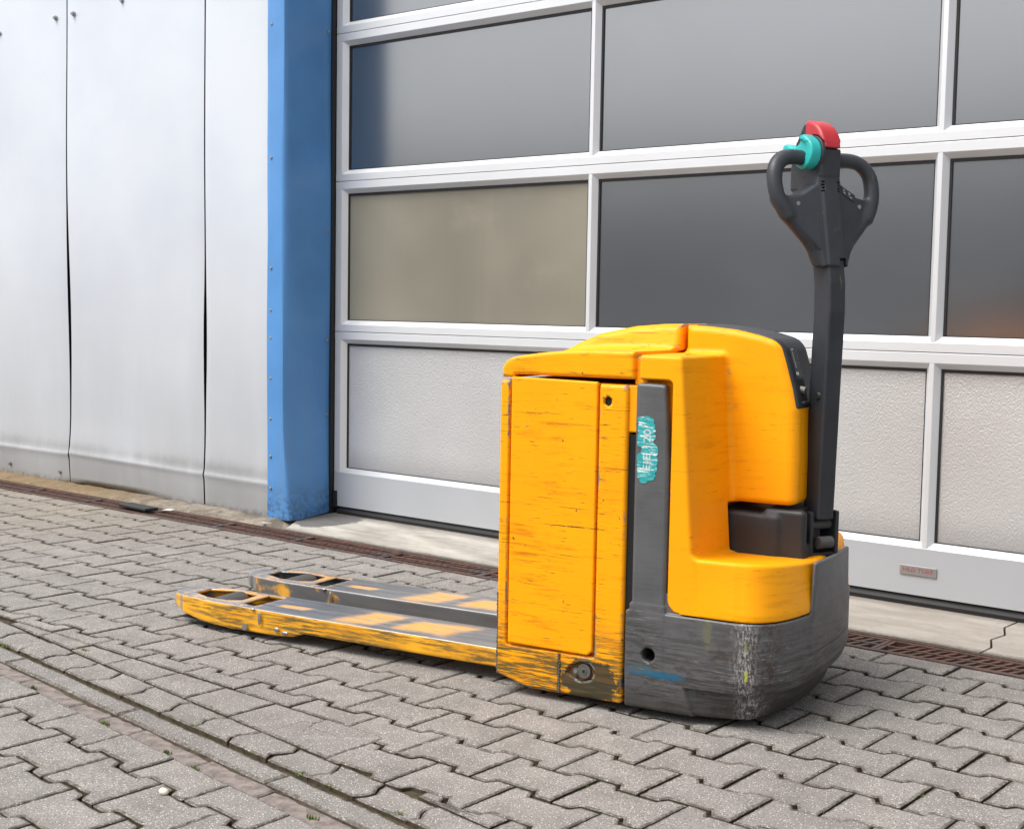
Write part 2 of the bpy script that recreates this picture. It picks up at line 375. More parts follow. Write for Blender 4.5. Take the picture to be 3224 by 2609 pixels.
def clip(poly, nx, ny, c):
    """keep nx*x+ny*y <= c"""
    out = []
    for i in range(len(poly)):
        p = poly[i-1]; q = poly[i]; dp = nx*p[0]+ny*p[1]-c; dq = nx*q[0]+ny*q[1]-c
        if (dp <= 0) != (dq <= 0):
            k = dp/(dp-dq); out.append((p[0]+(q[0]-p[0])*k, p[1]+(q[1]-p[1])*k))
        if dq <= 0: out.append(q)
    return out
def area(p): return .5*abs(sum(p[i-1][0]*p[i][1]-p[i][0]*p[i-1][1] for i in range(len(p))))
def shrink(poly, d):
    n = len(poly); out = []
    for i in range(n):
        p = Vector(poly[i-1]); q = Vector(poly[i]); r = Vector(poly[(i+1) % n])
        a = (q-p); b = (r-q)
        if a.length < 1e-6 or b.length < 1e-6: out.append(tuple(q)); continue
        na = Vector((-a.y, a.x))/a.length; nb = Vector((-b.y, b.x))/b.length; m = na+nb
        m = m/max(m.length_squared/2, .5)
        out.append((q.x+m.x*d, q.y+m.y*d))
    return out
def dedupe(p, e=.0012):
    o = []
    for q in p:
        if not o or math.hypot(q[0]-o[-1][0], q[1]-o[-1][1]) > e: o.append(q)
    while len(o) > 2 and math.hypot(o[0][0]-o[-1][0], o[0][1]-o[-1][1]) <= e: o.pop()
    return o
def refine(poly, step=.017):
    o = []
    for i in range(len(poly)):
        a = poly[i]; b_ = poly[(i+1) % len(poly)]; k = max(1, int(math.hypot(b_[0]-a[0], b_[1]-a[1])/step))
        o += [(a[0]+(b_[0]-a[0])*t/k, a[1]+(b_[1]-a[1])*t/k) for t in range(k)]
    return o
def stone_mesh(b, poly, z=0., ch=.0022, depth=.034, jit=.0011):
    poly = dedupe(poly)
    if jit: poly = [(x+random.uniform(-jit, jit), y+random.uniform(-jit, jit)) for x, y in refine(poly)]
    ins = shrink(poly, ch); in2 = shrink(poly, ch+.0042); n = len(poly)
    vs = [(x, y, z-depth) for x, y in poly] + [(x, y, z-ch) for x, y in poly] + [(x, y, z-.0004) for x, y in ins] + [(x, y, z) for x, y in in2]
    fs = [(r*n+i, r*n+(i+1) % n, (r+1)*n+(i+1) % n, (r+1)*n+i) for r in range(3) for i in range(n)] + [tuple(range(3*n, 4*n))]
    b.add(vs, fs)
    b.side = getattr(b, 'side', set()); b.rim = getattr(b, 'rim', set()); k = len(b.f)-len(fs); b.side |= set(range(k, k+n)); b.rim |= set(range(k+n, k+3*n))
def dirty(me, b, top='paver_concrete'):
    me.materials.clear(); me.materials.append(MATS[top]); me.materials.append(MATS['joint_dirt']); me.materials.append(MATS['paver_edge'])
    for i in b.side: me.polygons[i].material_index = 1
    for i in b.rim: me.polygons[i].material_index = 2
    return me
def project(x, y, z=0.):
    d = Vector((x, y, z-CAM_Z)); w = d.dot(fw)
    if w <= .05: return None
    f = cam.lens/36; return (.5+f*d.dot(r2)/w, .5-f*d.dot(u2)/w*1024/828)
def inview(x, y, mg=.06):
    p = project(x, y); return p is not None and -mg < p[0] < 1+mg and -mg < p[1] < 1+mg
YD = lambda x: 1.945-.1153*(x+2.5)       # upper edge of the cut row above the gutter
YA = lambda x: 1.842-.1050*(x+2.5)       # upper edge of the smooth gutter stones
YB = lambda x: 1.765-.1070*(x+2.5)
YC = lambda x: 1.711-.1110*(x+2.5)       # where the front pavers begin
DRAIN0, DRAIN1, WALL_Y, DOOR_Y = 3.556, 3.725, 3.86, 4.12
variants = {}
for sh in (0., -.108):
    ms = []
    for k in range(4):
        b = B(); stone_mesh(b, paver_outline(sh)); ms.append(dirty(b.mesh('paver'), b))
    variants[sh] = ms
far = B()
def lay(poly_world, c, mesh=None):
    """one paver: shared mesh when whole, own mesh when cut"""
    if not inview(*c):
        stone_mesh(far, poly_world, random.uniform(-.002, .001), jit=0); return
    if mesh is None:
        b = B(); stone_mesh(b, [(x-c[0], y-c[1]) for x, y in poly_world]); mesh = dirty(b.mesh('paver'), b)
    o = obj('paver', mesh, 'paver_concrete', PAV)
    o.location = (c[0]+random.uniform(-.0009, .0009), c[1]+random.uniform(-.0009, .0009), random.uniform(-.002, .001))
    o.rotation_euler = (random.uniform(-.006, .006), random.uniform(-.006, .006), random.uniform(-.006, .006))
for k in range(-12, 7):
    for i in range(-42, 20):
        cx_ = X0+PX/2+PX*i+(PX/2 if k % 2 else 0); cy_ = Y0+PY*k
        if cx_ < -8.6 or cx_ > 1.6: continue
        whole = [(x+cx_, y+cy_) for x, y in paver_outline()]
        p = clip(whole, 0, 1, DRAIN0-.004)
        p = clip(p, -.1153, -1, -(YD(0)+.003)) if p else p
        if cx_ < -2.28 and p: p = clip(p, -.018, -1, -(2.088-.018*2.65+.004))
        if len(p) < 3 or area(p) < .0022: continue
        cut = area(p) < area(whole)-1e-5
        c = (cx_, cy_) if not cut else (sum(q[0] for q in p)/len(p), sum(q[1] for q in p)/len(p))
        lay(p, c, None if cut else random.choice(variants[0.]))
# wedge of cut pieces between the last straight row and the gutter line
x = -8.4
while x < -2.2:
    w = random.uniform(.185, .215); top = lambda t: 2.088-.018*(t+2.65)-.003
    p = [(x, YD(x)+.003), (x+w-.005, YD(x+w)+.003), (x+w-.005, top(x+w)), (x, top(x))]
    if top(x+w)-YD(x+w) > .03: lay(p, (x+w/2, (YD(x)+top(x))/2))
    x += w
# row of worn halves with waisted ends between YD and YA
x = -8.4
kk = 0
while x < 1.4:
    w = random.uniform(.135, .17); y0, y1 = YA(x)+.004, YD(x)-.004
    def yy(t, s): return (YA(t)+.004)*(1-s)+(YD(t)-.0045)*s
    bl = lambda s: .012*math.sin(s*6.28+kk)
    L = [(x+bl(s)+random.uniform(-.003, .003), s) for s in (1., .75, .5, .25, 0.)]
    kk += 1
    R = [(x+w-.006+.012*math.sin(s*6.28+kk)+random.uniform(-.003, .003), s) for s in (0., .25, .5, .75, 1.)]
    p = [(a, yy(a, s)) for a, s in L+R]
    lay(p, (x+w/2, (y0+y1)/2)); x += w
# long smooth gutter stones, then broken mortar pieces
x = -8.65
while x < 1.4:
    w = .6; p = [(x+.003, YB(x)+.009), (x+w-.003, YB(x+w)+.009), (x+w-.003, YA(x+w)-.003), (x+.003, YA(x)-.003)]
    if inview(x+w/2, YA(x+w/2), .25):
        b = B(); c = (x+w/2, YA(x+w/2)-.035)
        q = [p[0]]+[(x+w*t, YB(x+w*t)+.009+random.uniform(-.003, .003)) for t in (.2, .4, .6, .8)]+[p[1], p[2]]+[(x+w*t, YA(x+w*t)-.003+random.uniform(-.003, .002)) for t in (.8, .6, .4, .2)]+[p[3]]
        stone_mesh(b, [(a-c[0], d-c[1]) for a, d in q], ch=.005)
        o = b.build('gutter_stone', 'gutter_concrete', PAV); dirty(o.data, b, 'gutter_concrete'); o.location = (c[0], c[1], -.007)
    else: stone_mesh(far, p, -.007)
    x += w
x = -8.4
while x < 1.4:
    w = random.uniform(.14, .33); n = 6
    lo_ = [(x+w*t/n, YC(x+w*t/n)+.004+random.uniform(-.004, .003)) for t in range(n+1)]; hi_ = [(x+w*t/n, YB(x+w*t/n)-.003+random.uniform(-.004, .002)) for t in range(n, -1, -1)]
    lo_[-1] = (lo_[-1][0]-.004, lo_[-1][1]); hi_[0] = (hi_[0][0]-.006, hi_[0][1])
    if inview(x+w/2, YC(x+w/2), .1):
        b = B(); c = (x+w/2, YC(x+w/2)+.03); stone_mesh(b, [(a-c[0], d-c[1]) for a, d in lo_+hi_], ch=.004)
        o = b.build('mortar_piece', 'mortar', PAV); o.location = (c[0], c[1], -.006+random.uniform(-.002, .002)); o.rotation_euler = (random.uniform(-.03, .03), random.uniform(-.02, .02), 0)
    else: stone_mesh(far, lo_+hi_, -.006)
    x += w
# front pavers, laid along the gutter
SH = -.108
for k in range(-14, 4):
    for i in range(-34, 20):
        cx_ = -2.602+PX/2+PX*i+(PX/2 if k % 2 else 0); cy_ = 1.53+PY*k+SH*(cx_+2.5)
        if cx_ < -8 or cx_ > 1.6 or cy_ < -.6: continue
        whole = [(x+cx_, y+cy_) for x, y in paver_outline(SH)]
        p = clip(whole, .1110, 1, YC(0)-.004)
        if len(p) < 3 or area(p) < .003: continue
        cut = area(p) < area(whole)-1e-5
        c = (cx_, cy_) if not cut else (sum(q[0] for q in p)/len(p), sum(q[1] for q in p)/len(p))
        lay(p, c, None if cut else random.choice(variants[SH]))
o = far.build('paver_field', 'paver_concrete', PAV, kind='stuff'); dirty(o.data, far)
# plain yard floor beyond the laid stones
yb = B()
for (x0, x1, y0, y1) in ((-60, -8.7, -60, 3.55), (1.65, 60, -60, 3.55), (-8.7, 1.65, -60, -.75)): yb.add([(x0, y0, -.006), (x1, y0, -.006), (x1, y1, -.006), (x0, y1, -.006)], [(0, 1, 2, 3)])
yb.build('yard', 'paver_concrete', kind='structure')
sb = B(); sb.add([(-9, -1, -.011), (2, -1, -.011), (2, DRAIN0, -.011), (-9, DRAIN0, -.011)], [(0, 1, 2, 3)]); sb.build('joint_sand', 'joint_dirt', PAV)

# moss and weeds in the joints, one mass
mo = B()
def tuft(x, y, n, s):
    for _ in range(n):
        a = random.uniform(0, 6.28); d = random.uniform(0, s*1.6); px, py = x+d*math.cos(a)*1.5, y+d*math.sin(a)*.6
        h = random.uniform(.3, 1)*s; t = random.uniform(0, 3.14); w = s*.28
        mo.add([(px-w*math.cos(t), py-w*math.sin(t), -.006), (px+w*math.cos(t), py+w*math.sin(t), -.006), (px+random.uniform(-.5, .5)*s, py+random.uniform(-.5, .5)*s, h*.8)], [(0, 1, 2)])
for x, y, s in ((-3.19, 2.05, .016), (-2.97, 1.765, .012), (-2.43, 1.842, .010), (-2.60, 1.722, .012), (-2.33, 1.695, .012), (-2.21, 1.675, .010), (-2.02, 1.80, .013), (-1.93, 1.79, .010), (-1.72, 1.775, .012), (-1.83, 1.655, .012), (-3.39, 1.935, .012), (-2.52, 1.958, .008)):
    tuft(x, y, 26, s*.62)
for _ in range(70):
    k = random.randint(-6, 4); i = random.randint(-12, 2); xx = X0+PX*i+(PX/2 if k % 2 else 0); yy_ = Y0+PY*k+random.uniform(-.06, .06)
    if yy_ > YD(xx)+.02 and inview(xx, yy_): tuft(xx, yy_, 6, .004)
mo.build('moss_in_joints', 'moss', label='green moss and small weeds growing in the paving joints', kind='stuff')
b = B(); b.ball((0, 0, 0), .0085, (1.2, .9, .8), 9, 6)
o = b.build('pebble', 'stone_white', smooth=True, label='small pale pebble lying in a joint of the front paving', cat='pebble'); o.location = (-2.126, 1.539, .006); o.rotation_euler = (.3, .2, .5)
b = B(); b.add([(0, 0, 0), (.05, .01, .002), (.06, .03, .006), (.01, .025, .003)], [(0, 1, 2, 3)]); b.add([(0, 0, -.0015), (.05, .01, .0005), (.06, .03, .0045), (.01, .025, .0015)], [(3, 2, 1, 0)])
o = b.build('paper_scrap', 'litter', label='white paper scrap lying on the rusty drain grate', cat='litter'); o.location = (-5.05, 3.65, .012)
b = B(); b.add([(0, 0, 0), (.06, .004, .004), (.065, .014, .003), (.005, .014, .001)], [(0, 1, 2, 3)]); b.add([(0, 0, -.0015), (.06, .004, .0025), (.065, .014, .0015), (.005, .014, -.0005)], [(3, 2, 1, 0)])
o = b.build('plastic_scrap', 'litter', label='white plastic scrap beside the foot of the blue corner', cat='litter'); o.location = (-4.47, 3.735, .012)
b = B(); b.box(-.11, .11, -.035, .035, 0, .014)
o = b.build('rubber_pad', 'black_rubber', bevel=.004, label='flat black rubber pad lying across the drain grate', cat='pad'); o.location = (-5.2, 3.63, .005); o.rotation_euler = (0, 0, -.05)

# ------------------------------------------------------------------ drain
DR = empty('drain_channel', (0, 0, 0), label='rusty iron drain grating running along the foot of the building', cat='drain')
b = B(); b.box(-10, 3, DRAIN0, DRAIN1, -.12, -.05); b.build('trough', 'dark_void', DR)
b = B(); b.box(-10, 3, DRAIN0-.001, DRAIN0+.010, -.06, .001); b.box(-10, 3, DRAIN1-.010, DRAIN1+.001, -.06, .001); b.build('frame', 'rust', DR)
gm = B(); gy0, gy1 = DRAIN0+.012, DRAIN1-.012
gm.box(.002, .498, gy0, gy0+.014, -.02, -.001); gm.box(.002, .498, gy1-.014, gy1, -.02, -.001)
gm.box(.002, .498, (gy0+gy1)/2-.005, (gy0+gy1)/2+.005, -.02, -.0015)
gm.box(.002, .014, gy0+.0142, gy1-.0142, -.02, -.002); gm.box(.486, .498, gy0+.0142, gy1-.0142, -.02, -.002)
for r_, (ya, yb_) in enumerate(((gy0+.0145, (gy0+gy1)/2-.0055), ((gy0+gy1)/2+.0055, gy1-.0145))):
    for k in range(15):
        xx = .03+k*.0312+(.0156 if r_ else 0); s = .020
        if xx+.012+s > .486: continue
        vs = [(xx, ya, -.02), (xx+.012, ya, -.02), (xx+.012+s, yb_, -.02), (xx+s, yb_, -.02)]
        gm.add(vs+[(a, b_, -.003) for a, b_, c_ in vs], [(3, 2, 1, 0), (4, 5, 6, 7), (0, 1, 5, 4), (1, 2, 6, 5), (2, 3, 7, 6), (3, 0, 4, 7)])
gm.v = [(x, y-3.64, z) for x, y, z in gm.v]; gme = gm.mesh('grate'); gme.materials.append(MATS['rust'])
for i in range(18):
    o = obj('grate', gme, None, DR); o.location = (-8.6+i*.5, 3.64, random.uniform(-.001, .0005)); o.rotation_euler = (random.uniform(-.008, .008), 0, 0)

# ------------------------------------------------------------------ concrete apron before the door, dirty strip under the wall
ap = B(); CR = [(-1.351, 3.73), (-1.345, 3.80), (-1.375, 3.88), (-1.36, 3.95), (-1.39, 4.03), (-1.375, 4.30)]
zz = lambda y: .002+.017*min(1, (y-DRAIN1)/(DOOR_Y-DRAIN1))
def slab(poly):
    n = len(poly); ap.add([(x, y, -.05) for x, y in poly]+[(x, y, zz(y)) for x, y in poly], [tuple(range(n, 2*n))]+[(i, (i+1) % n, n+(i+1) % n, n+i) for i in range(n)])
L_ = [(-4.53, 4.30), (-4.53, 4.05), (-4.46, 3.96), (-4.40, 3.87), (-4.345, 3.79), (-4.31, 3.732)]
N_ = 26; front = [(-4.31+(-1.354+4.31)*i/N_, 3.731+random.uniform(-.003, .006)) for i in range(1, N_)]
slab(L_+front+[(x-.003, y) for x, y in CR])
slab([(x+.004, y) for x, y in CR[::-1]]+[(-1.2+i*.3, 3.731+random.uniform(-.003, .005)) for i in range(14)]+[(2.9, 4.3)])
ap.build('concrete_apron', 'apron', kind='structure')
st_ = B(); nx = 96; rows = [3.727, 3.75, 3.785, 3.82, 3.86, 3.95]
vs = [(-9.5+i*(5.25/nx), y+(random.uniform(-.006, .006) if 0 < j < 5 else 0), .002+(.006*random.random() if j else -.012)+.003*j-(.03 if -9.5+i*(5.25/nx) > -4.42 else 0)) for i in range(nx+1) for j, y in enumerate(rows)]
fs = [(i*6+j, (i+1)*6+j, (i+1)*6+j+1, i*6+j+1) for i in range(nx) for j in range(5)]
st_.add(vs, fs); st_.build('wall_base_strip', 'strip', smooth=True, kind='structure')
bb = B(); bb.box(-9.6, -4.4, 4.2, 4.6, 0, 5.); bb.box(-4.75, 3, 4.6, 4.9, -.05, 5.); bb.build('hall_core', 'dark_void', label='dark shell of the hall behind the metal cladding and door', cat='building')

# ------------------------------------------------------------------ metal wall: one thing, its sheets as parts
WALL = empty('metal_wall', (0, 0, 0), label='white sheet metal cladding left of the blue corner', cat='wall')
def dent(x, z):
    return .004*math.sin(x*2.1+1.3)*math.sin(z*2.6+.4)+.003*math.sin(x*5.3+z*3.7)+.006*math.exp(-((x+5.5)/.22)**2-((z-.95)/.30)**2)-.005*math.exp(-((x+5.15)/.12)**2-((z-.55)/.12)**2)
def panel(x0, x1, e0, e1, seed, zb):
    rnd = random.Random(seed); nx_, zs = 22, [0, .02, .05, .08, .11, .135, .15, .158, .165, .172, .18, .20, .24, .29]+[.35+i*.1 for i in range(46)]
    vs = []; fs = []
    ph = rnd.uniform(0, 6)
    for z in zs:
        xa = x0+e0(z); xb = x1-e1(z)
        for i in range(nx_+1):
            x = xa+(xb-xa)*i/nx_; kz = .163+.006*math.sin(x*2+ph)
            y = WALL_Y+dent(x, z)*min(1, abs(z-.16)*6)
            t_ = max(0., min(1., (.36-z)/(.36-kz))) if z > kz else 1.
            y -= .009*t_*t_
            if z < kz: y += .008*(1-(z/kz))+.004*math.sin(x*9+ph)*(1-z/kz)
            y -= .004*math.exp(-((z-kz)/.012)**2)
            if i == 0 or i == nx_: y += .006
            vs.append((x, y, z+(zb(x) if z == 0 else 0)))
    n = nx_+1
    for j in range(len(zs)-1):
        for i in range(nx_): fs.append((j*n+i, j*n+i+1, (j+1)*n+i+1, (j+1)*n+i))
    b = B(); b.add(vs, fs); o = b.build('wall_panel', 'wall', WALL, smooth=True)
    return o
gb = lambda z0, a, w: (lambda z: .0048+a*math.exp(-((z-z0)/w)**2))
zb = lambda x: .016+.006*math.sin(x*3)
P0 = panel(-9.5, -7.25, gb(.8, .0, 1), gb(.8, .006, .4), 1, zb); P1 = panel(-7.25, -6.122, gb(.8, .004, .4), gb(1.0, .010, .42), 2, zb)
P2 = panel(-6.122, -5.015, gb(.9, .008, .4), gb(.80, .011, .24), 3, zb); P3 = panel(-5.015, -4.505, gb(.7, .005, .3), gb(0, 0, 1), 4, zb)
def bolt(x, z, parent, y=WALL_Y, r=.0105):
    b = B(); b.cyl((x, y+.004, z), (x, y-.004, z), r*1.25, n=14); b.cyl((x, y-.004, z), (x, y-.014, z), r*.85, r*.75, n=6); return b.build('bolt', 'bolt_steel', parent)
for x, z, pp in ((-6.73, 2.342, P1), (-6.207, 2.362, P1), (-6.048, 2.363, P2), (-5.634, 2.373, P2), (-6.197, .064, P1), (-6.682, .065, P1)): bolt(x, z, pp)
bk = B(); bk.box(-9.6, -4.47, 3.895, 3.905, .03, 5); bk.build('seam_backing', 'dark_void', WALL)

# ------------------------------------------------------------------ blue corner trim
BC = empty('blue_corner_post', (-4.49, WALL_Y, 0), label='dented blue metal corner trim between white wall and glazed door', cat='post')
def blue_sheet():
    zs = [.014, .03, .06, .10, .15, .2, .3, .42, .55, .7]+[.85+.2*i for i in range(21)]
    cols = [(-4.549, WALL_Y-.021)]+[(-4.549+.0985*t, WALL_Y-.023) for t in (.02, .25, .5, .75, .93)]
    cols += [(-4.449, WALL_Y-.0215), (-4.443, WALL_Y-.014)]+[(-4.4395, WALL_Y+y) for y in (.002, .03, .07, .11, .15, .19, .225, .245)]
    vs = []; n = len(cols)
    for z in zs:
        lo = max(0., 1-z/.5)
        for j, (x, y) in enumerate(cols):
            dx = dy = 0
            if 5 <= j: dx += .030*lo**1.6*math.sin(min(1, max(0, (4.10-y)/.22))*1.9)
            if 5 <= j <= 9: dy += .010*lo*(1 if j < 8 else .5)
            dx += .0035*math.sin(z*4.3+j)*(1 if j > 5 else .3); dy += .002*math.sin(z*5.1+j*.5)
            if j == 0: dx += .004*math.sin(z*2.7)+.003*math.sin(z*7)
            vs.append((x+dx, y+dy, z if z > .02 else .012+(.012*max(0, (y-3.9))/.2 if y > 3.9 else 0)))
    fs = [(j*n+i, j*n+i+1, (j+1)*n+i+1, (j+1)*n+i) for j in range(len(zs)-1) for i in range(n-1)]
    b = B(); b.add([(x+4.49, y-WALL_Y, z) for x, y, z in vs], fs); o = b.build('trim_sheet', 'blue', BC, smooth=True)
    s = o.modifiers.new('thick', 'SOLIDIFY'); s.thickness = .0015; s.offset = -1
    e = o.modifiers.new('edge', 'EDGE_SPLIT'); e.split_angle = math.radians(40)
    return o
TS = blue_sheet()
def screw(x, y, z, nrm, parent, r=.0062):
    b = B(); p = Vector((x, y, z)); n_ = Vector(nrm); b.cyl(p-n_*.002, p+n_*.001, r*1.2, n=12); b.cyl(p+n_*.001, p+n_*.0035, r*.9, r*.6, n=10); return b.build('screw', 'screw_zinc', parent)
for z in (2.13, 1.57, 1.10, .92, .80, .625, .45, .285, .145): screw(-4.524+4.49, -.024, z, (0, -1, 0), BC)
for z in (2.13, 1.27, .79, .46): screw(-4.4375+4.49, .225, z, (1, 0, 0), BC)

# ------------------------------------------------------------------ sectional door
DO = empty('sectional_door', (-2.7, DOOR_Y, 0), label='silver framed glazed sectional door behind the truck', cat='door')
DX, DYo = 2.7, -DOOR_Y
def dbuild(b, name, mat, parent=None, **k):
    b.v = [(x+DX, y+DYo, z) for x, y, z in b.v]; return b.build(name, mat, parent or DO, **k)
XL, XR = -4.424, 1.2
MUL = [-3.037, -1.686, -.335]
SEAMS = [.052, .830, 1.486, 2.122, 2.758, 3.394]
YF = DOOR_Y; YP = DOOR_Y+.026
halfrail = .030
def rail(z0, z1, up_ch, dn_ch, name='rail', mat='alu', x0=XL, x1=XR):
    pts = [(YF, z0+(.019 if dn_ch else 0)), (YF+.0215, z0), (YF+.05, z0), (YF+.05, z1), (YF+.0215, z1), (YF, z1-(.019 if up_ch else 0))]
    if not dn_ch: pts[1] = (YF+.02, z0)
    if not up_ch: pts[4] = (YF+.02, z1)
    b = B(); b.prism(pts, x0, x1, 'x'); return dbuild(b, name, mat, bevel=.0012)
# bottom section kick plate, then pairs of rails meeting at each seam
kick = rail(.052, .224, True, False, 'kick_plate', 'alu_kick')
for s in SEAMS[1:]:
    rail(s-.052, s-.0012, False, True); rail(s+.0012, s+.050, True, False)
for k in range(len(SEAMS)-1):
    z0 = .224 if k == 0 else SEAMS[k]+.050; z1 = SEAMS[k+1]-.052
    xs = [XL]+MUL+[XR]
    # left stile and mullions
    b = B(); b.prism([(XL, YF+.0006), (XL+.036, YF+.0006), (XL+.056, YF+.0215), (XL+.056, YF+.05), (XL, YF+.05)], z0-.018, z1+.018, 'z'); dbuild(b, 'stile', 'alu', bevel=.001)
    for mx in MUL:
        b = B(); b.prism([(mx-.0075, YF+.0007), (mx+.0075, YF+.0007), (mx+.0235, YF+.0215), (mx+.0235, YF+.05), (mx-.0235, YF+.05), (mx-.0235, YF+.0215)], z0-.019, z1+.019, 'z'); dbuild(b, 'mullion', 'alu', bevel=.001)
    for c in range(len(xs)-1):
        a = xs[c]+(.056 if c == 0 else .0235); e = xs[c+1]-.0235
        mt = 'emboss' if k == 0 else ('pane_beige' if (k == 1 and c == 0) else 'pane_dark')
        b = B(); b.box(a-.006, e+.006, YP+.002, YP+.010, z0-.006, z1+.006)
        lab = {'emboss': 'embossed light grey infill panel', 'pane_beige': 'yellowed beige opaque pane', 'pane_dark': None}[mt]
        dbuild(b, 'pane', mt, label=lab)
        # gasket round the pane: four strips
        b = B(); gw = .0075
        b.box(a-.002, a+gw, YP-.0035, YP+.0015, z0-.002, z1+.002); b.box(e-gw*.5, e+.002, YP-.0035, YP+.0015, z0-.002, z1+.002)
        b.box(a+gw, e-gw*.5, YP-.0035, YP+.0012, z1-.010, z1+.002); b.box(a+gw, e-gw*.5, YP-.0035, YP+.0012, z0-.002, z0+.003)
        dbuild(b, 'gasket', 'gasket')
b = B(); b.prism([(YF+.006, .012), (YF+.045, .012), (YF+.045, .050), (YF+.012, .050), (YF+.003, .030)], XL+.01, XR, 'x'); dbuild(b, 'bottom_seal', 'black_rubber', bevel=.003)
b = B(); b.box(XL-.036, XL-.004, YF-.018, YF+.06, .012, 4.4); dbuild(b, 'side_seal', 'black_rubber')
b = B(); b.box(XL-.002, XL+.022, YF-.006, YF+.03, .045, .12); dbuild(b, 'end_cap', 'black_rubber', bevel=.003)
# name plate
b = B(); b.box(-1.763, -1.640, YF-.0045, YF-.0006, .116, .1475); NPL = dbuild(b, 'name_plate', 'plate_grey', kick, bevel=.002)
def text_mesh(body, size, xs=1., extrude=.0004, bold=0.):
    cu = bpy.data.curves.new('lettering', 'FONT'); cu.body = body; cu.size = size; cu.extrude = extrude; cu.offset = bold
    cu.align_x = 'CENTER'; cu.align_y = 'CENTER'; cu.resolution_u = 3
    t = bpy.data.objects.new('tmp', cu); COL.objects.link(t); dg = bpy.context.evaluated_depsgraph_get()
    me = bpy.data.meshes.new_from_object(t.evaluated_get(dg)); bpy.data.objects.remove(t)
    for v in me.vertices: v.co.x *= xs
    me.materials.clear(); return me
tm = text_mesh('HILD TORE', .0178, 1.14, .0003, .0006)
tm.transform(Matrix.Translation((-1.7025+DX, YF-.0048+DYo, .1335)) @ Matrix.Rotation(math.pi/2, 4, 'X')); obj('lettering', tm, 'plate_red', NPL)
# lintel above the door, out of the picture
b = B(); b.box(-4.46, 3, WALL_Y, 4.4, 3.46, 5.0); b.build('lintel', 'wall', label='white metal lintel above the glazed door', cat='lintel')

# ------------------------------------------------------------------ house across the yard, seen only as a reflection in the panes
HS = empty('neighbour_building', (-2, -15, 0), label='low plastered building across the yard mirrored in the door panes', cat='building')
b = B(); b.box(-26, 22, -6, 0, -.03, 3.3); b.build('wall', 'house_wall', HS)
b = B(); b.prism([(.6, 3.3), (.6, 3.45), (-3, 4.7), (-6.6, 3.45), (-6.6, 3.3)], -26.5, 22.5, 'x'); b.build('roof', 'house_roof', HS)
for i in range(9):
    x = -22+i*5; b = B(); b.box(x, x+1.5, -.02, .03, 1.1, 2.3); b.build('window', 'house_window', HS)

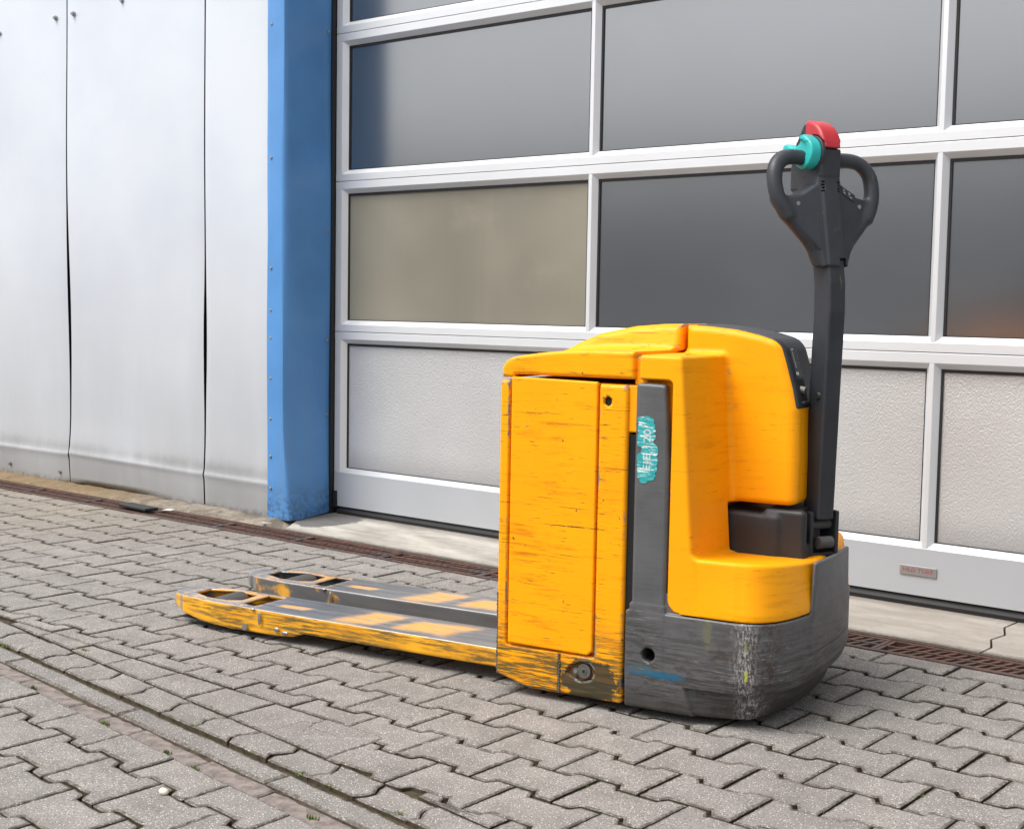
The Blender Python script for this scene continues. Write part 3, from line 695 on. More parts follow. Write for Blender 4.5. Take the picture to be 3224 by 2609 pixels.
# ------------------------------------------------------------------ truck materials (object coordinates: u along, v across, z up)
def mat_yellow(name, wear, low=0., edge=0., base=(.95, .355, .0008)):
    """orange-yellow enamel; wear: horizontal scuffs, low: heavy scrapes towards the floor, edge: bare steel on corners"""
    m = M(name); p = m.xyz(); z = p[2]
    big = m.noise(3.1, 3, .6)
    c = m.mix(m.ramp(big, .3, .7), base, (base[0]*1.02, base[1]*1.10, base[2]*1.5))
    if wear:
        zone = m.noise(1, 4, .6, m.map((5, 5, 9), (5, 2, 1))); zone2 = m.noise(1, 4, .6, m.map((7, 7, 14), (1, 9, 4))); grain = m.noise(150, 4, .75)
        sm = m.mul(m.ramp(m.noise(1, 5, .68, m.map((5, 5, 60), (3, 3, 3))), .50, .70), m.ramp(zone, .40, .62), min(1., .75*wear)); c = m.mix(sm, c, (.56, .16, .003))
        sm2 = m.mul(m.ramp(m.noise(1, 5, .72, m.map((4, 4, 80), (8, 3, 6))), .56, .70), m.ramp(zone2, .50, .66), m.ramp(grain, .3, .6), min(1., .8*wear)); c = m.mix(sm2, c, (.22, .12, .015))
        for k, (sc_, rot, th, al, col_) in enumerate((((1.8, 1.8, 150), .02, .685, .75, (.17, .07, .010)), ((3.5, 3.5, 230), -.05, .67, .75, (.12, .06, .015)), ((5., 5., 260), .22, .70, .7, (.15, .07, .015)), ((22, 22, 330), .0, .645, .85, (.085, .055, .022)), ((60, 60, 40), .5, .72, .9, (.07, .055, .04)))):
            th += .012; nz = m.noise(1, 3, .55, m.map(sc_, (k*3.1, k*1.7, k*2.3), (0, rot, 0)))
            c = m.mix(m.mul(m.ramp(nz, th-.03*max(0, wear-.9), th-.03*max(0, wear-.9)+.03), m.ramp(zone2 if k % 2 else zone, .40, .55), m.ramp(grain, .30, .46), min(1., al*wear)), c, col_)
        ch = m.mul(m.ramp(m.noise(19, 5, .7), .69, .72), min(1., .9*wear)); c = m.mix(ch, c, (.16, .15, .14))
    if low:
        zz_ = m.math('ADD', z, m.math('MULTIPLY', m.math('SUBTRACT', m.noise(1, 5, .7, m.map((7, 7, 60), (1, 8, 3))), .5), .22))
        g_ = m.ramp(zz_, low*.45, low*1.15, 1, 0)
        f3 = m.noise(1, 5, .7, m.map((9, 9, 120), (2, 2, 9)))
        c = m.mix(m.mul(g_, m.ramp(f3, .40, .56), .92), c, (.075, .072, .028))
        c = m.mix(m.mul(g_, m.ramp(f3, .60, .70), .8), c, (.13, .125, .12))
    if low:
        # worn-off dark patch round the lock
        q = m.math('SQRT', m.math('ADD', m.math('POWER', m.math('DIVIDE', m.math('SUBTRACT', p[0], .262), .085), 2.), m.math('POWER', m.math('DIVIDE', m.math('SUBTRACT', z, .062), .058), 2.)))
        q = m.math('ADD', q, m.math('MULTIPLY', m.math('SUBTRACT', m.noise(34, 5, .7), .5), 1.5))
        c = m.mix(m.mul(m.ramp(q, .8, .95, 1, 0), m.ramp(p[0], .178, .182), m.ramp(p[1], .05, .04), .93), c, (.038, .038, .026))
    if edge:
        pt = m.point(); nn = m.math('ADD', pt, m.math('MULTIPLY', m.math('SUBTRACT', m.noise(24, 5, .7), .5), .10*1))
        e_ = m.ramp(nn, .508+.02/edge, .528+.02/edge)
        c = m.mix(m.mul(e_, m.ramp(m.noise(13, 4, .65), .47, .56), .9), c, (.19, .185, .175))
    m.put('Base Color', c).put('Roughness', m.math('MULTIPLY_ADD', m.noise(40, 4, .7), .16, .30 if not wear else .36)).put('Specular IOR Level', .22)
    if wear: m.bump(m.math('ADD', m.noise(1, 4, .6, m.map((10, 10, 160))), m.noise(5, 3)), .10*wear, .003)
    MATS[name] = m.m
mat_yellow('yellow_clean', .45, 0., .45)
mat_yellow('yellow_worn', 1.9, .21, .9)
mat_yellow('yellow_panel', 1.35, 0., 0.)
mat_yellow('yellow_lid', 1.2, 0., .7)
def mat_bumper():
    m = M('grey_bumper'); p = m.xyz(); fib = m.noise(1, 6, .68, m.map((9, 9, 130))); fib2 = m.noise(1, 5, .7, m.map((20, 20, 260), (3, 1, 5))); blot = m.noise(7, 5, .65); gr = m.noise(60, 6, .75)
    low = m.ramp(m.math('ADD', p[2], m.math('MULTIPLY', m.math('SUBTRACT', blot, .5), .2)), .10, .34, 1, 0)
    c = m.mix(m.ramp(blot, .3, .7), (.088, .089, .093), (.118, .118, .121))
    c = m.mix(m.mul(m.ramp(fib, .44, .60), low, .85), c, (.040, .035, .030))
    c = m.mix(m.mul(m.ramp(fib2, .58, .67), m.ramp(low, .05, .4), m.ramp(m.noise(11, 4, .6), .42, .62), .8), c, (.34, .34, .335))
    c = m.mix(m.mul(m.ramp(m.noise(1, 5, .7, m.map((16, 16, 26), (7, 1, 1))), .54, .66), low, .75), c, (.045, .033, .025))
    c = m.mix(m.mul(m.ramp(m.math('ADD', p[2], m.math('MULTIPLY', m.math('SUBTRACT', gr, .5), .06)), .03, .10, 1, 0), .65), c, (.034, .028, .023))
    # rubbed corner: rust-brown and bare bright scratches around the front near edge
    du = m.math('SUBTRACT', p[0], .665); dv = m.math('SUBTRACT', p[1], .02)
    rr = m.math('SQRT', m.math('ADD', m.math('POWER', du, 2.), m.math('POWER', dv, 2.)))
    cor = m.mul(m.ramp(m.math('ADD', rr, m.math('MULTIPLY', m.math('SUBTRACT', blot, .5), .09)), .03, .105, 1, 0), m.ramp(p[2], .25, .27, 1, 0))
    c = m.mix(m.mul(cor, m.ramp(gr, .40, .60), .8), c, (.052, .034, .026))
    cw = m.ramp(m.math('ADD', m.math('ABSOLUTE', m.math('SUBTRACT', du, -.022)), m.math('MULTIPLY', m.math('SUBTRACT', blot, .5), .07)), .0, .042, 1, 0)
    c = m.mix(m.mul(cor, cw, m.ramp(m.noise(1, 6, .8, m.map((190, 190, 60), (4, 4, 1))), .46, .60), m.ramp(gr, .33, .5), .85), c, (.52, .51, .50))
    c = m.mix(m.mul(cor, m.ramp(m.noise(1, 4, .7, m.map((30, 30, 420), (1, 4, 8))), .60, .66), .6), c, (.52, .51, .50))
    # paint transfers: blue smears and a yellow-green nick
    def blob(u, z, ru, rz, colr, k):
        nonlocal c
        q = m.math('SQRT', m.math('ADD', m.math('POWER', m.math('DIVIDE', m.math('SUBTRACT', p[0], u), ru), 2.), m.math('POWER', m.math('DIVIDE', m.math('SUBTRACT', p[2], z), rz), 2.)))
        q = m.math('ADD', q, m.math('MULTIPLY', m.math('SUBTRACT', m.math('ADD', fib2, gr), 1.), 2.6))
        c = m.mix(m.mul(m.ramp(q, .5, 1., 1, 0), m.ramp(p[1], .25, .2), k), c, colr)
    blob(.435, .108, .075, .012, (.012, .115, .21), .9); blob(.39, .118, .04, .012, (.06, .12, .14), .6)
    blob(.648, .135, .0045, .015, (.46, .50, .04), .8); blob(.646, .20, .004, .016, (.30, .32, .07), .5)
    blob(.555, .225, .012, .05, (.17, .17, .07), .5)
    pt = m.point(); c = m.mix(m.mul(m.ramp(pt, .535, .60), .5), c, (.27, .26, .255))
    m.put('Base Color', c).put('Roughness', m.math('MULTIPLY_ADD', gr, .25, .34)).put('Specular IOR Level', .4).put('Metallic', .15)
    m.bump(m.math('ADD', fib, m.math('MULTIPLY', gr, .5)), .22, .003); MATS['bumper'] = m.m
mat_bumper()
def mat_forktop(far=False):
    """fork steel: yellow paint left in patches on polished bare steel"""
    m = M('fork_paint_far' if far else 'fork_paint'); p = m.xyz(); n_ = m.n.new('ShaderNodeNewGeometry')
    tr = m.n.new('ShaderNodeVectorTransform'); tr.vector_type = 'NORMAL'; tr.convert_from = 'WORLD'; tr.convert_to = 'OBJECT'; m.l.new(n_.outputs['True Normal'], tr.inputs[0])
    sx = m.n.new('ShaderNodeSeparateXYZ'); m.l.new(tr.outputs[0], sx.inputs[0])
    topf = m.ramp(p[2], .0825, .0845); inner = m.ramp(sx.outputs[1], .3, .7); outer = m.ramp(sx.outputs[1], -.3, -.7)
    fib = m.noise(1, 6, .74, m.map((7, 95, 90))); fs_ = m.noise(1, 5, .7, m.map((9, 9, 130), (5, 5, 5))); gr = m.noise(45, 5, .7); blot = m.noise(9, 4, .6)
    steel = m.mix(m.ramp(m.noise(1, 4, .6, m.map((5, 40, 40))), .3, .7), (.20, .205, .215), (.34, .34, .35))
    yel = m.mix(m.ramp(blot, .3, .7), (.70, .30, .008), (.84, .40, .015))
    # patches of remaining paint on the top plate
    def ell(u, v, ru, rv):
        du_ = m.math('ADD', m.math('SUBTRACT', p[0], u), m.math('MULTIPLY', m.math('SUBTRACT', p[1], v), -.35))
        q = m.math('MAXIMUM', m.math('ABSOLUTE', m.math('DIVIDE', du_, ru)), m.math('ABSOLUTE', m.math('DIVIDE', m.math('SUBTRACT', p[1], v), rv)))
        q = m.math('ADD', q, m.math('ADD', m.math('MULTIPLY', m.math('SUBTRACT', fib, .5), 1.3), m.math('MULTIPLY', m.math('SUBTRACT', blot, .5), 1.0))); return m.ramp(q, .55, 1.12, .9, 0)
    pa = ell(-.295, .090, .105, .070)
    for e in (ell(-.49, .092, .078, .085), ell(-.76, .08, .055, .020), ell(-1.0, .10, .10, .075)): pa = m.math('MAXIMUM', pa, e)
    pa = m.math('MAXIMUM', pa, m.mul(m.ramp(p[0], -.83, -.88), m.ramp(gr, .50, .58), .8))
    tip = m.ramp(m.math('ADD', p[0], m.math('MULTIPLY', m.math('SUBTRACT', blot, .5), .08)), -1.13, -1.17)
    pa = m.mul(pa, m.math('SUBTRACT', 1., m.mul(tip, .8)))
    ct = m.mix(m.mul(pa, m.ramp(fib, .36, .54)), steel, m.mix(m.ramp(fib, .40, .62), yel, (.74, .36, .05)))
    side = m.mix(m.mul(m.ramp(fs_, .42, .56), m.ramp(m.noise(1, 3, .6, m.map((4, 4, 16))), .36, .56), .9), yel, (.085, .075, .03))
    side = m.mix(m.mul(m.ramp(fs_, .60, .69), .7), side, (.16, .155, .15))
    inn = m.mix(m.mul(m.ramp(blot, .55, .68), m.ramp(p[0], -.6, -.85), .8), m.mix(.8, steel, (.055, .053, .05)), yel)  # inner side: bare steel, colour darkened for the shade between the forks
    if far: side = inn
    side = m.mix(m.mul(m.ramp(m.math('ABSOLUTE', m.math('SUBTRACT', p[0], -1.145)), .004, .012, 1, 0), .85), side, (.22, .215, .20)); side = m.mix(m.mul(m.ramp(p[0], -1.165, -1.19), m.ramp(blot, .35, .6), .7), side, (.26, .245, .20))
    c = m.mix(topf, side, ct); c = m.mix(m.mul(inner, m.math('SUBTRACT', 1., topf)), c, inn)
    mt = m.math('SUBTRACT', 1., m.mul(pa, 1.)); mt = m.mul(mt, topf, .75)
    m.put('Base Color', c).put('Metallic', mt).put('Roughness', m.math('MULTIPLY_ADD', gr, .2, .30)).put('Specular IOR Level', .45).bump(fib, .12, .002); MATS['fork_far' if far else 'fork'] = m.m

mat_forktop(); mat_forktop(True)
def mat_plastic(name, col, rough=.5, dirt=.3, rub=None):
    m = M(name); n = m.noise(6, 5, .65); f = m.noise(300, 2, .5); sc = m.noise(1, 5, .65, m.map((60, 60, 9)))
    c = m.mix(m.ramp(n, .35, .7), col, tuple(x*1.45+.004 for x in col)); c = m.mix(m.mul(m.ramp(sc, .64, .72), dirt), c, tuple(x*2.3+.01 for x in col))
    if rub: c = m.mix(m.mul(m.ramp(m.noise(1, 3, .6, m.map((110, 110, 5), (3, 1, 1))), .66, .72), m.ramp(m.noise(9, 3), .5, .6), .6), c, rub)
    m.put('Base Color', c).put('Roughness', m.math('MULTIPLY_ADD', n, .25, rough-.1)).put('Specular IOR Level', .45).bump(f, .12, .001); MATS[name] = m.m
mat_plastic('black_plastic', (.020, .0215, .025), .50)
mat_plastic('tiller_black', (.021, .0235, .029), .47, .3, (.17, .13, .02))
mat_plastic('red_plastic', (.40, .022, .030), .42, .15)
mat_plastic('cyan_plastic', (.018, .36, .345), .38, .1)
simple('roller_grey', (.060, .058, .058), .55, var=.3)
simple('weld_steel', (.36, .36, .36), .38, .8, var=.3, scale=150)
simple('weld_dull', (.075, .068, .055), .7, .1, var=1., scale=90)
simple('print_white', (.62, .62, .62), .6)
simple('print_grey2', (.50, .55, .55), .6, var=1.2, scale=220)
simple('print_grey', (.26, .27, .28), .6)
simple('display', (.035, .037, .042), .2)
simple('lock_metal', (.16, .155, .14), .45, .6, var=.5, scale=90)
simple('rust_rim', (.17, .075, .03), .7, .2, var=.6, scale=90)
simple('worn_plate', (.040, .040, .030), .6, .2, var=.7, scale=70)
def mat_decal():
    m = M('torn_decal'); sc = m.noise(1, 5, .7, m.map((30, 30, 240))); n = m.noise(45, 4, .7)
    c = m.mix(m.ramp(n, .35, .65), (.012, .29, .30), (.03, .40, .40)); c = m.mix(m.mul(m.ramp(sc, .545, .60), .95), c, (.78, .82, .82)); c = m.mix(m.mul(m.ramp(sc, .40, .36), .6), c, (.10, .16, .16))
    m.put('Base Color', c).put('Roughness', .35); MATS['decal'] = m.m
mat_decal()

# ------------------------------------------------------------------ pallet truck
TRK = empty('pallet_truck', (-2.11137, 2.51166, 0), math.radians(10), label='worn yellow electric pallet truck standing on the paving before the door', cat='pallet truck')
WID = .67; HC = WID/2
def hw(v): return HC-np.abs(v-HC)          # depth in from either side
PLAN_H = [(.30, 0), (.612, 0), (.655, .006), (.690, .036), (.715, .09), (.730, .16), (.738, .23), (.742, HC)]
def chaikin(p, n=2, closed=False):
    for _ in range(n):
        q = []
        m_ = len(p)
        for i in range(m_ if closed else m_-1):
            a, b_ = p[i], p[(i+1) % m_]
            q += [tuple(x*.75+y*.25 for x, y in zip(a, b_)), tuple(x*.25+y*.75 for x, y in zip(a, b_))]
        p = q if closed else [p[0]]+q+[p[-1]]
    return p
PLAN = [PLAN_H[0]]+chaikin(PLAN_H[1:]+[(u, WID-v) for u, v in PLAN_H[-2:0:-1]], 2)+[(.30, WID)]

# chassis (battery box)
def f_chassis(u, v, z):
    b0 = .022+.022*sst(.10-u, 0, .10)
    d = sbox(u, v, z, (0, 0, -.2), (.343, WID, .775), .010)
    d = I_(d, b0-z, .010)
    rec = sbox(u, v, z, (.0285, -.05, .1215), (.2705, .014, .90), .008); d = S_(d, rec, .002)
    rec2 = sbox(u, v, z, (.0285, WID-.014, .1215), (.2705, WID+.05, .90), .008); d = S_(d, rec2, .002)
    d = S_(d, sbox(u, v, z, (.176, -.01, -.1), (.1795, .0025, .122), .0), .001)
    d = S_(d, I_(spoly(u, z, [(.198, .078), (.236, .062), (.262, .070), (.270, .088), (.258, .104), (.236, .106), (.205, .092)])-.002, v-.012), .002)
    hexp = [(.292+.0105*math.cos(math.radians(30+60*i)), .735+.0125*math.sin(math.radians(30+60*i))) for i in range(6)]
    d = S_(d, I_(spoly(u, z, hexp), v-.03), .0)
    return d
obj('chassis', nets('chassis', f_chassis, (0, 0, 0), (.35, WID, .78), .0048), 'yellow_worn', TRK)
def f_panel(u, v, z):
    pts = [(.0335, .1285), (.252, .1265), (.2645, .138), (.2655, .779), (.0335, .783)]
    return I_(spoly(u, z, pts), np.abs(v-.0055)-.007, .004)
obj('side_panel', nets('side_panel', f_panel, (.03, -.003, .12), (.27, .013, .79), .0032), 'yellow_panel', TRK)
# lid with raised crown
def f_lid(u, v, z):
    m = np.abs(v-HC)
    p = spoly(u, z, [(.004, .7805), (.037, .7805), (.0415, .7885), (.356, .7885), (.356, .853)]+chaikin([(.25, .8525), (.19, .851), (.10, .842), (.018, .828), (.004, .805), (.004, .79)], 2))
    d = I_(p, m-HC+.001, .009)
    cr = spoly(u, z, [(.03, .80), (.03, .828), (.062, .8435), (.095, .8635), (.157, .890), (.245, .908), (.32, .915), (.374, .9165), (.374, .852), (.35, .85), (.34, .80)])
    cr = I_(cr, m-(.093+.30*(.916-z)), .018)
    d = U_(d, cr, .016)
    return I_(d, .792-z-.5*(u < .3565)-.5*(u >= 9), .0) if False else d
obj('battery_lid', nets('battery_lid', f_lid, (0, 0, .77), (.40, WID, .92), .0045), 'yellow_lid', TRK)
# inner frame seen in the gap
b = B(); b.box(.335, .40, .012, WID-.012, .06, .66); b.build('inner_frame', 'dark_void', TRK)
b = B(); b.box(.338, .385, .010, WID-.010, .665, .775); b.box(.352, .385, .016, WID-.016, .775, .842); b.build('inner_bracket', 'yellow_clean', TRK, bevel=.004)

# hood
HTOP = [(.382, .45), (.382, .9140), (.44, .912), (.507, .9055), (.572, .8935), (.625, .8785), (.70, .853), (.90, .79), (.90, .490), (.45, .490)]
FZ, FU = [.494, .60, .719, .768, .829, .880, .93], [.672, .672, .668, .658, .641, .625, .61]
def front_u(z): return np.interp(z, FZ, FU)
def f_col(u, v, z):
    m = np.abs(v-HC); c = I_(m-(.089+.016*(.91-z)), (u-front_u(z))*.97, .026)
    return I_(c, spoly(u, z, HTOP), .018)
def taper(z, u): return (.16*np.maximum(z-.27, 0)+.42*np.maximum(.115-z, 0))*(.12+.88*sst(u, .52, .68))
def f_hood(u, v, z):
    m = np.abs(v-HC); w = HC-m
    wall = (u-(.511-.078*(z-.39)+.05*np.clip(w, 0, .25)))/1.005
    wide = I_(m-HC+.0005, z-.846, .009); wide = I_(wide, wall, .009); wide = I_(wide, .3705-u, .005); wide = I_(wide, .255-z, .003)
    apr = spoly(u, v, PLAN)+taper(z, u); apr = I_(apr, z-(.387-.075*np.clip(w, 0, .25)), .009); apr = I_(apr, .2545-z, .003); apr = I_(apr, .44-u, .002)
    col = f_col(u, v, z)
    d = U_(wide, apr, .014); d = np.maximum(d, m-HC+.0004); d = U_(d, col, .014)
    d = S_(d, sbox(u, v, z, (.30, -.05, .10), (.4535, .030, .790), .012), .003)
    d = S_(d, sbox(u, v, z, (.30, WID-.030, .10), (.4535, WID+.05, .790), .012), .003)
    tri = I_(spoly(u, w, [(.388, .238), (.478, .215), (.462, .065)])-.002, .822-z); d = S_(d, tri, .003)
    d = np.where((v < .05) & (z < .5), np.maximum(d, I_(.4538-u, .2545-z, .032)), d)
    # pocket for the drive cover and for the black dash
    d = S_(d, I_(I_(np.abs(z-.432)-.058, m-.118), .474-u), .004)
    return d
obj('hood', nets('hood', f_hood, (.36, 0, .25), (.75, WID, .92), .0046), 'yellow_clean', TRK)
# black dash over the crown and down the front
def f_dash(u, v, z):
    m = np.abs(v-HC); pr_ = f_col(u, v, z)
    d = I_(pr_-.0035, -(pr_+.02), .003); d = I_(d, m-(.0745+.006*sst(u, .50, .62)), .004); d = I_(d, .405-u, .003); d = I_(d, .722-z, .004)
    return d
DASH = obj('dash_cover', nets('dash_cover', f_dash, (.40, .24, .715), (.69, .43, .93), .0038), 'black_plastic', TRK)
# instrument strip on the dash, near edge of the front face
def quad_on_front(b, v0, v1, z0, z1, off):
    a, c = float(front_u(z0))+.0035+off, float(front_u(z1))+.0035+off
    b.add([(a, v0, z0), (a, v1, z0), (c, v1, z1), (c, v0, z1), (a-.004, v0, z0), (a-.004, v1, z0), (c-.004, v1, z1), (c-.004, v0, z1)], [(0, 1, 2, 3), (4, 7, 6, 5), (0, 4, 5, 1), (2, 6, 7, 3), (0, 3, 7, 4), (1, 5, 6, 2)])
b = B(); quad_on_front(b, .275, .325, .795, .866, .0015); DISP = b.build('display', 'display', DASH)
b = B()
for i in range(9): quad_on_front(b, .286, .2892, .818+i*.0048, .8195+i*.0048, .0023)
for vv in (.281, .292): quad_on_front(b, vv, vv+.006, .8605, .8625, .0023)
quad_on_front(b, .279, .295, .801, .808, .0023); b.build('indicator_lights', 'print_white', DISP)
b = B(); quad_on_front(b, .277, .323, .742, .790, .0012); b.build('key_recess', 'dark_void', DASH)
b = B(); b.cyl((.650, .290, .768), (.672, .290, .764), .009, n=14); b.build('key_switch', 'lock_metal', DASH)
b = B(); b.box(.650, .676, .276, .324, .732, .739); b.build('dash_lip', 'black_plastic', DASH, bevel=.002)

# bumper: skirt, side pillars, front plate
def f_bumper(u, v, z):
    m = np.abs(v-HC); w = HC-m
    pl = spoly(u, v, PLAN)+taper(z, u)
    low = .014*sst(.088-z, 0, .005)*sst(u-.495-.35*(.088-z), 0, .012)
    d = pl-.0035+low
    d = I_(d, z-.2520, .004); d = I_(d, .020+.012*sst(.42-u, 0, .07)*0-z, .008); d = I_(d, .3495-u, .007)
    pil = sbox(u, v, z, (.3635, -.0035, .2), (.4500, .026, .784), .010)
    pil = I_(pil, (u-(.4365+.075*(.784-z)))/1.0, .006); pil = I_(pil, z-(.785-.09*np.maximum(u-.40, 0)), .010)
    pil = S_(pil, sbox(u, v, z, (.30, -.02, .238), (.47, -.0015, .2405), 0), .001)
    d = U_(d, pil, .003); d = U_(d, sbox(u, WID-v, z, (.3635, -.0035, .2), (.4475, .026, .784), .010), .003)
    fil = I_(I_(m-HC-.0035, z-.27, .004), np.abs(u-.405)-.046, .006); d = U_(d, I_(fil, .1-z), .003)
    fil = I_(I_(m-HC+.0025, z-.30, .004), np.abs(u-.43)-.064, .006); d = U_(d, I_(fil, .1-z), 0)
    shell = I_(np.abs(spoly(u, v, PLAN)-.002)-.0055, z-(.372), .004)
    shell = I_(shell, m-(.142+.22*np.maximum(.34-z, -.1)*.6), .012); shell = I_(shell, .16-z, .004); shell = I_(shell, .68-u)
    d = U_(d, shell, .004)
    d = S_(d, np.maximum(_len(u-.411, z-.151)-.0165, v-.05), .002)
    d = S_(d, np.maximum(_len((v-.49)/1.0, (z-.068)*1.0)-.019, .66-u), .002)
    d = S_(d, sbox(u, v, z, (.40, .07, .0), (.60, WID-.07, .22), 0), 0)
    return d
obj('bumper', nets('bumper', f_bumper, (.345, -.006, .015), (.755, WID+.006, .79), .0046), 'bumper', TRK)
b = B(); b.cyl((.411, .048, .151), (.411, .054, .151), .018, n=18); b.build('hole_shade', 'dark_void', TRK)  # black disc added for the darkness inside the bumper hole

# drive cover and tiller bracket
def f_cover(u, v, z):
    m = np.abs(v-HC)
    a = I_(I_(m-(.104-.10*np.maximum(z-.44, 0)), np.abs(u-.556)-.080, .012), z-(.470-.03*(u-.53)), .012); a = I_(a, .352-z)
    c = I_(I_(m-.094, np.abs(u-.645)-.052, .012), z-.482, .012); c = I_(c, .352-z)
    d = U_(a, c, .010)
    return S_(d, sbox(u, v, z, (.680, .262, .40), (.80, .408, .60), .010), .004)
obj('drive_cover', nets('drive_cover', f_cover, (.470, .225, .355), (.70, .445, .49), .004), 'black_plastic', TRK)
b = B()
T0 = Matrix.Translation((.704, HC, 0)) @ Matrix(((math.sin(math.radians(35)), math.cos(math.radians(35)), 0, 0), (math.cos(math.radians(35)), -math.sin(math.radians(35)), 0, 0), (0, 0, 1, 0), (0, 0, 0, 1)))   # columns: l, n
def tb(x0, x1, y0, y1, z0, z1): b.box(x0, x1, y0, y1, z0, z1, T0)
tb(-.043, -.032, -.04, .022, .36, .475); tb(.032, .043, -.04, .022, .36, .475); tb(-.045, .045, -.045, .018, .345, .375)
b.build('tiller_bracket', 'black_plastic', TRK, bevel=.004)
b = B(); b.cyl(T0 @ Vector((-.05, -.005, .44)), T0 @ Vector((.05, -.005, .44)), .012, n=16); b.cyl(T0 @ Vector((-.02, .02, .40)), T0 @ Vector((.02, .02, .40)), .015, n=14); b.build('pivot_pin', 'roller_grey', TRK)

# tiller: l to the picture's right, n towards the driver
def bow(z): return np.interp(z, [.3, .47, .8, .95, 1.02, 1.075], [-.008, -.006, .004, .010, .007, -.003])
def f_tube(l, n, z):
    n2 = n-bow(z); d = I_(np.abs(l)-.0245, np.abs(n2)-.031, .0065)
    d = I_(d, np.abs(z-.765)-.31, .004); return d
TIL = obj('tiller_arm', nets('tiller_arm', f_tube, (-.03, -.045, .45), (.03, .045, 1.08), .0042, T0), 'tiller_black', TRK)
b = B(); b.cyl(T0 @ Vector((-.0235, .010, .752)), T0 @ Vector((-.0290, .010, .752)), .010, .007, n=14); b.build('bolt', 'black_rubber', TIL)
SPADE = [(.036, 1.058), (.043, 1.095), (.070, 1.124), (.108, 1.162), (.140, 1.205), (.143, 1.222), (.112, 1.222), (.078, 1.228), (.036, 1.254), (.030, 1.30), (.028, 1.337)]
SPADE = SPADE+[(-a, z) for a, z in SPADE[::-1]]
def nn_(n, z): return n-(.031-.19*(z-1.07))
def f_head(l, n, z):
    a = np.abs(l); q = nn_(n, z)
    face = np.where(a < .024, q, q+.004+.16*(a-.024)); face = U_(q+.0*a, q) if False else I_(q, (q+.16*np.maximum(a-.022, 0)), 0)
    d = I_(spoly(l, z, SPADE), face, .007); d = I_(d, -(q+.056-.10*np.maximum(1.1-z, 0)), .007)
    lp = [(.118, 1.178), (.139, 1.215), (.145, 1.255), (.139, 1.287), (.117, 1.310), (.085, 1.317), (.020, 1.312)]
    lp = chaikin(lp, 2)
    hd = scaps(a, q, z, [(x, -.024-.10*max(0, y-1.28), y) for x, y in lp], .0182); d = U_(d, hd, .010)
    rim = scaps(a, q, z, chaikin([(.034, -.028, 1.066), (.050, -.027, 1.108), (.085, -.026, 1.145), (.122, -.025, 1.184)], 1), .0155); rim = I_(rim, 1.058-z, .002); d = U_(d, rim, .004)
    blk = sbox(l, n, z, (-.030, -.074, 1.27), (.030, -.004, 1.336), .005); d = U_(d, blk, .004)
    col = I_(np.abs(l)-.024, np.abs(q+.025)-.0275, .004); col = I_(col, np.abs(z-1.19)-.13, .004); d = U_(d, col, .006)
    hub = I_(_len(n+.038, z-1.326)-.0425, np.abs(l+.026)-.005, .003); d = U_(d, hub, .002)
    wg = I_(spoly(n, z, [(-.004, 1.25), (-.004, 1.336), (-.06, 1.345), (-.069, 1.399), (-.078, 1.399), (-.106, 1.357), (-.124, 1.30), (-.124, 1.245), (-.06, 1.205), (-.02, 1.19)]), np.abs(l)-.0275, .005); d = U_(d, wg, .003)
    d = S_(d, np.maximum(np.abs(l-.018)-.010, np.maximum(z-1.078, -(q+.010))), .002)
    for k in (-1, 1):
        for i in range(4): d = np.maximum(d, -np.maximum(np.abs(l-k*.022)-.003, np.maximum(np.abs(z-1.236-.007*i)-.0016, -(q+.006))))
    return d
HEAD = obj('tiller_head', nets('tiller_head', f_head, (-.17, -.128, 1.05), (.17, .045, 1.405), .0025, T0), 'tiller_black', TRK)
def f_red(l, n, z):
    r = _len(n+.074, (z-1.331)*1.0)-.077
    d = I_(np.abs(l)-(.0285-.05*np.maximum(z-1.36, 0)), r, .009); d = I_(d, 1.338-z, .003); d = I_(d, -.073-n, .006)
    return S_(d, np.maximum(_len(n+.040, z-1.328)-.046, -l-(-.0245)*-1), .002) if False else S_(d, np.maximum(_len(n+.038, z-1.326)-.044, .022-np.abs(l)), .002)
obj('emergency_button', nets('emergency_button', f_red, (-.035, -.085, 1.33), (.035, .01, 1.415), .0022, T0), 'red_plastic', HEAD)
def f_cyan(l, n, z):
    nn, zz_ = n+.038, z-1.326; r = _len(nn, zz_)
    d = I_(r-.0375, np.abs(l+.0445)-.0155, .005)
    wing = I_(spoly(nn, zz_, [(-.078, .012), (-.074, .024), (-.062, .026), (-.03, .012), (-.03, -.01)]), np.abs(l+.0455)-.0145, .004); d = U_(d, wing, .006)
    tipw = I_(spoly(nn, zz_, [(-.014, .02), (-.012, .043), (.004, .043), (.02, .027)]), np.abs(l+.0455)-.0145, .004); d = U_(d, tipw, .006)
    d = S_(d, np.maximum(_len(nn+.034, zz_-.040)-.021, -1), .006)
    d = S_(d, np.maximum(_len(nn+.012, zz_-.006)-.026, l+.055), .005)      # finger dish on the outer face
    return d
obj('thumb_wheel', nets('thumb_wheel', f_cyan, (-.07, -.13, 1.27), (-.02, .015, 1.39), .0022, T0), 'cyan_plastic', HEAD)
b = B(); b.cyl(T0 @ Vector((-.0535, -.044, 1.327)), T0 @ Vector((-.0565, -.044, 1.327)), .0035, n=10); b.build('hub_screw', 'black_rubber', HEAD)
def hq(l, z, off=.0008):
    a = abs(l); q = -.16*max(a-.022, 0)+off
    return T0 @ Vector((l, q+.031-.19*(z-1.07), z))
for l in (-.090, .090):
    b = B(); p = hq(l, 1.204, .0); d = (T0.to_3x3() @ Vector((0, 1, 0))).normalized(); b.cyl(p-d*.004, p+d*.001, .0052, n=14); b.build('screw', 'weld_steel', HEAD)
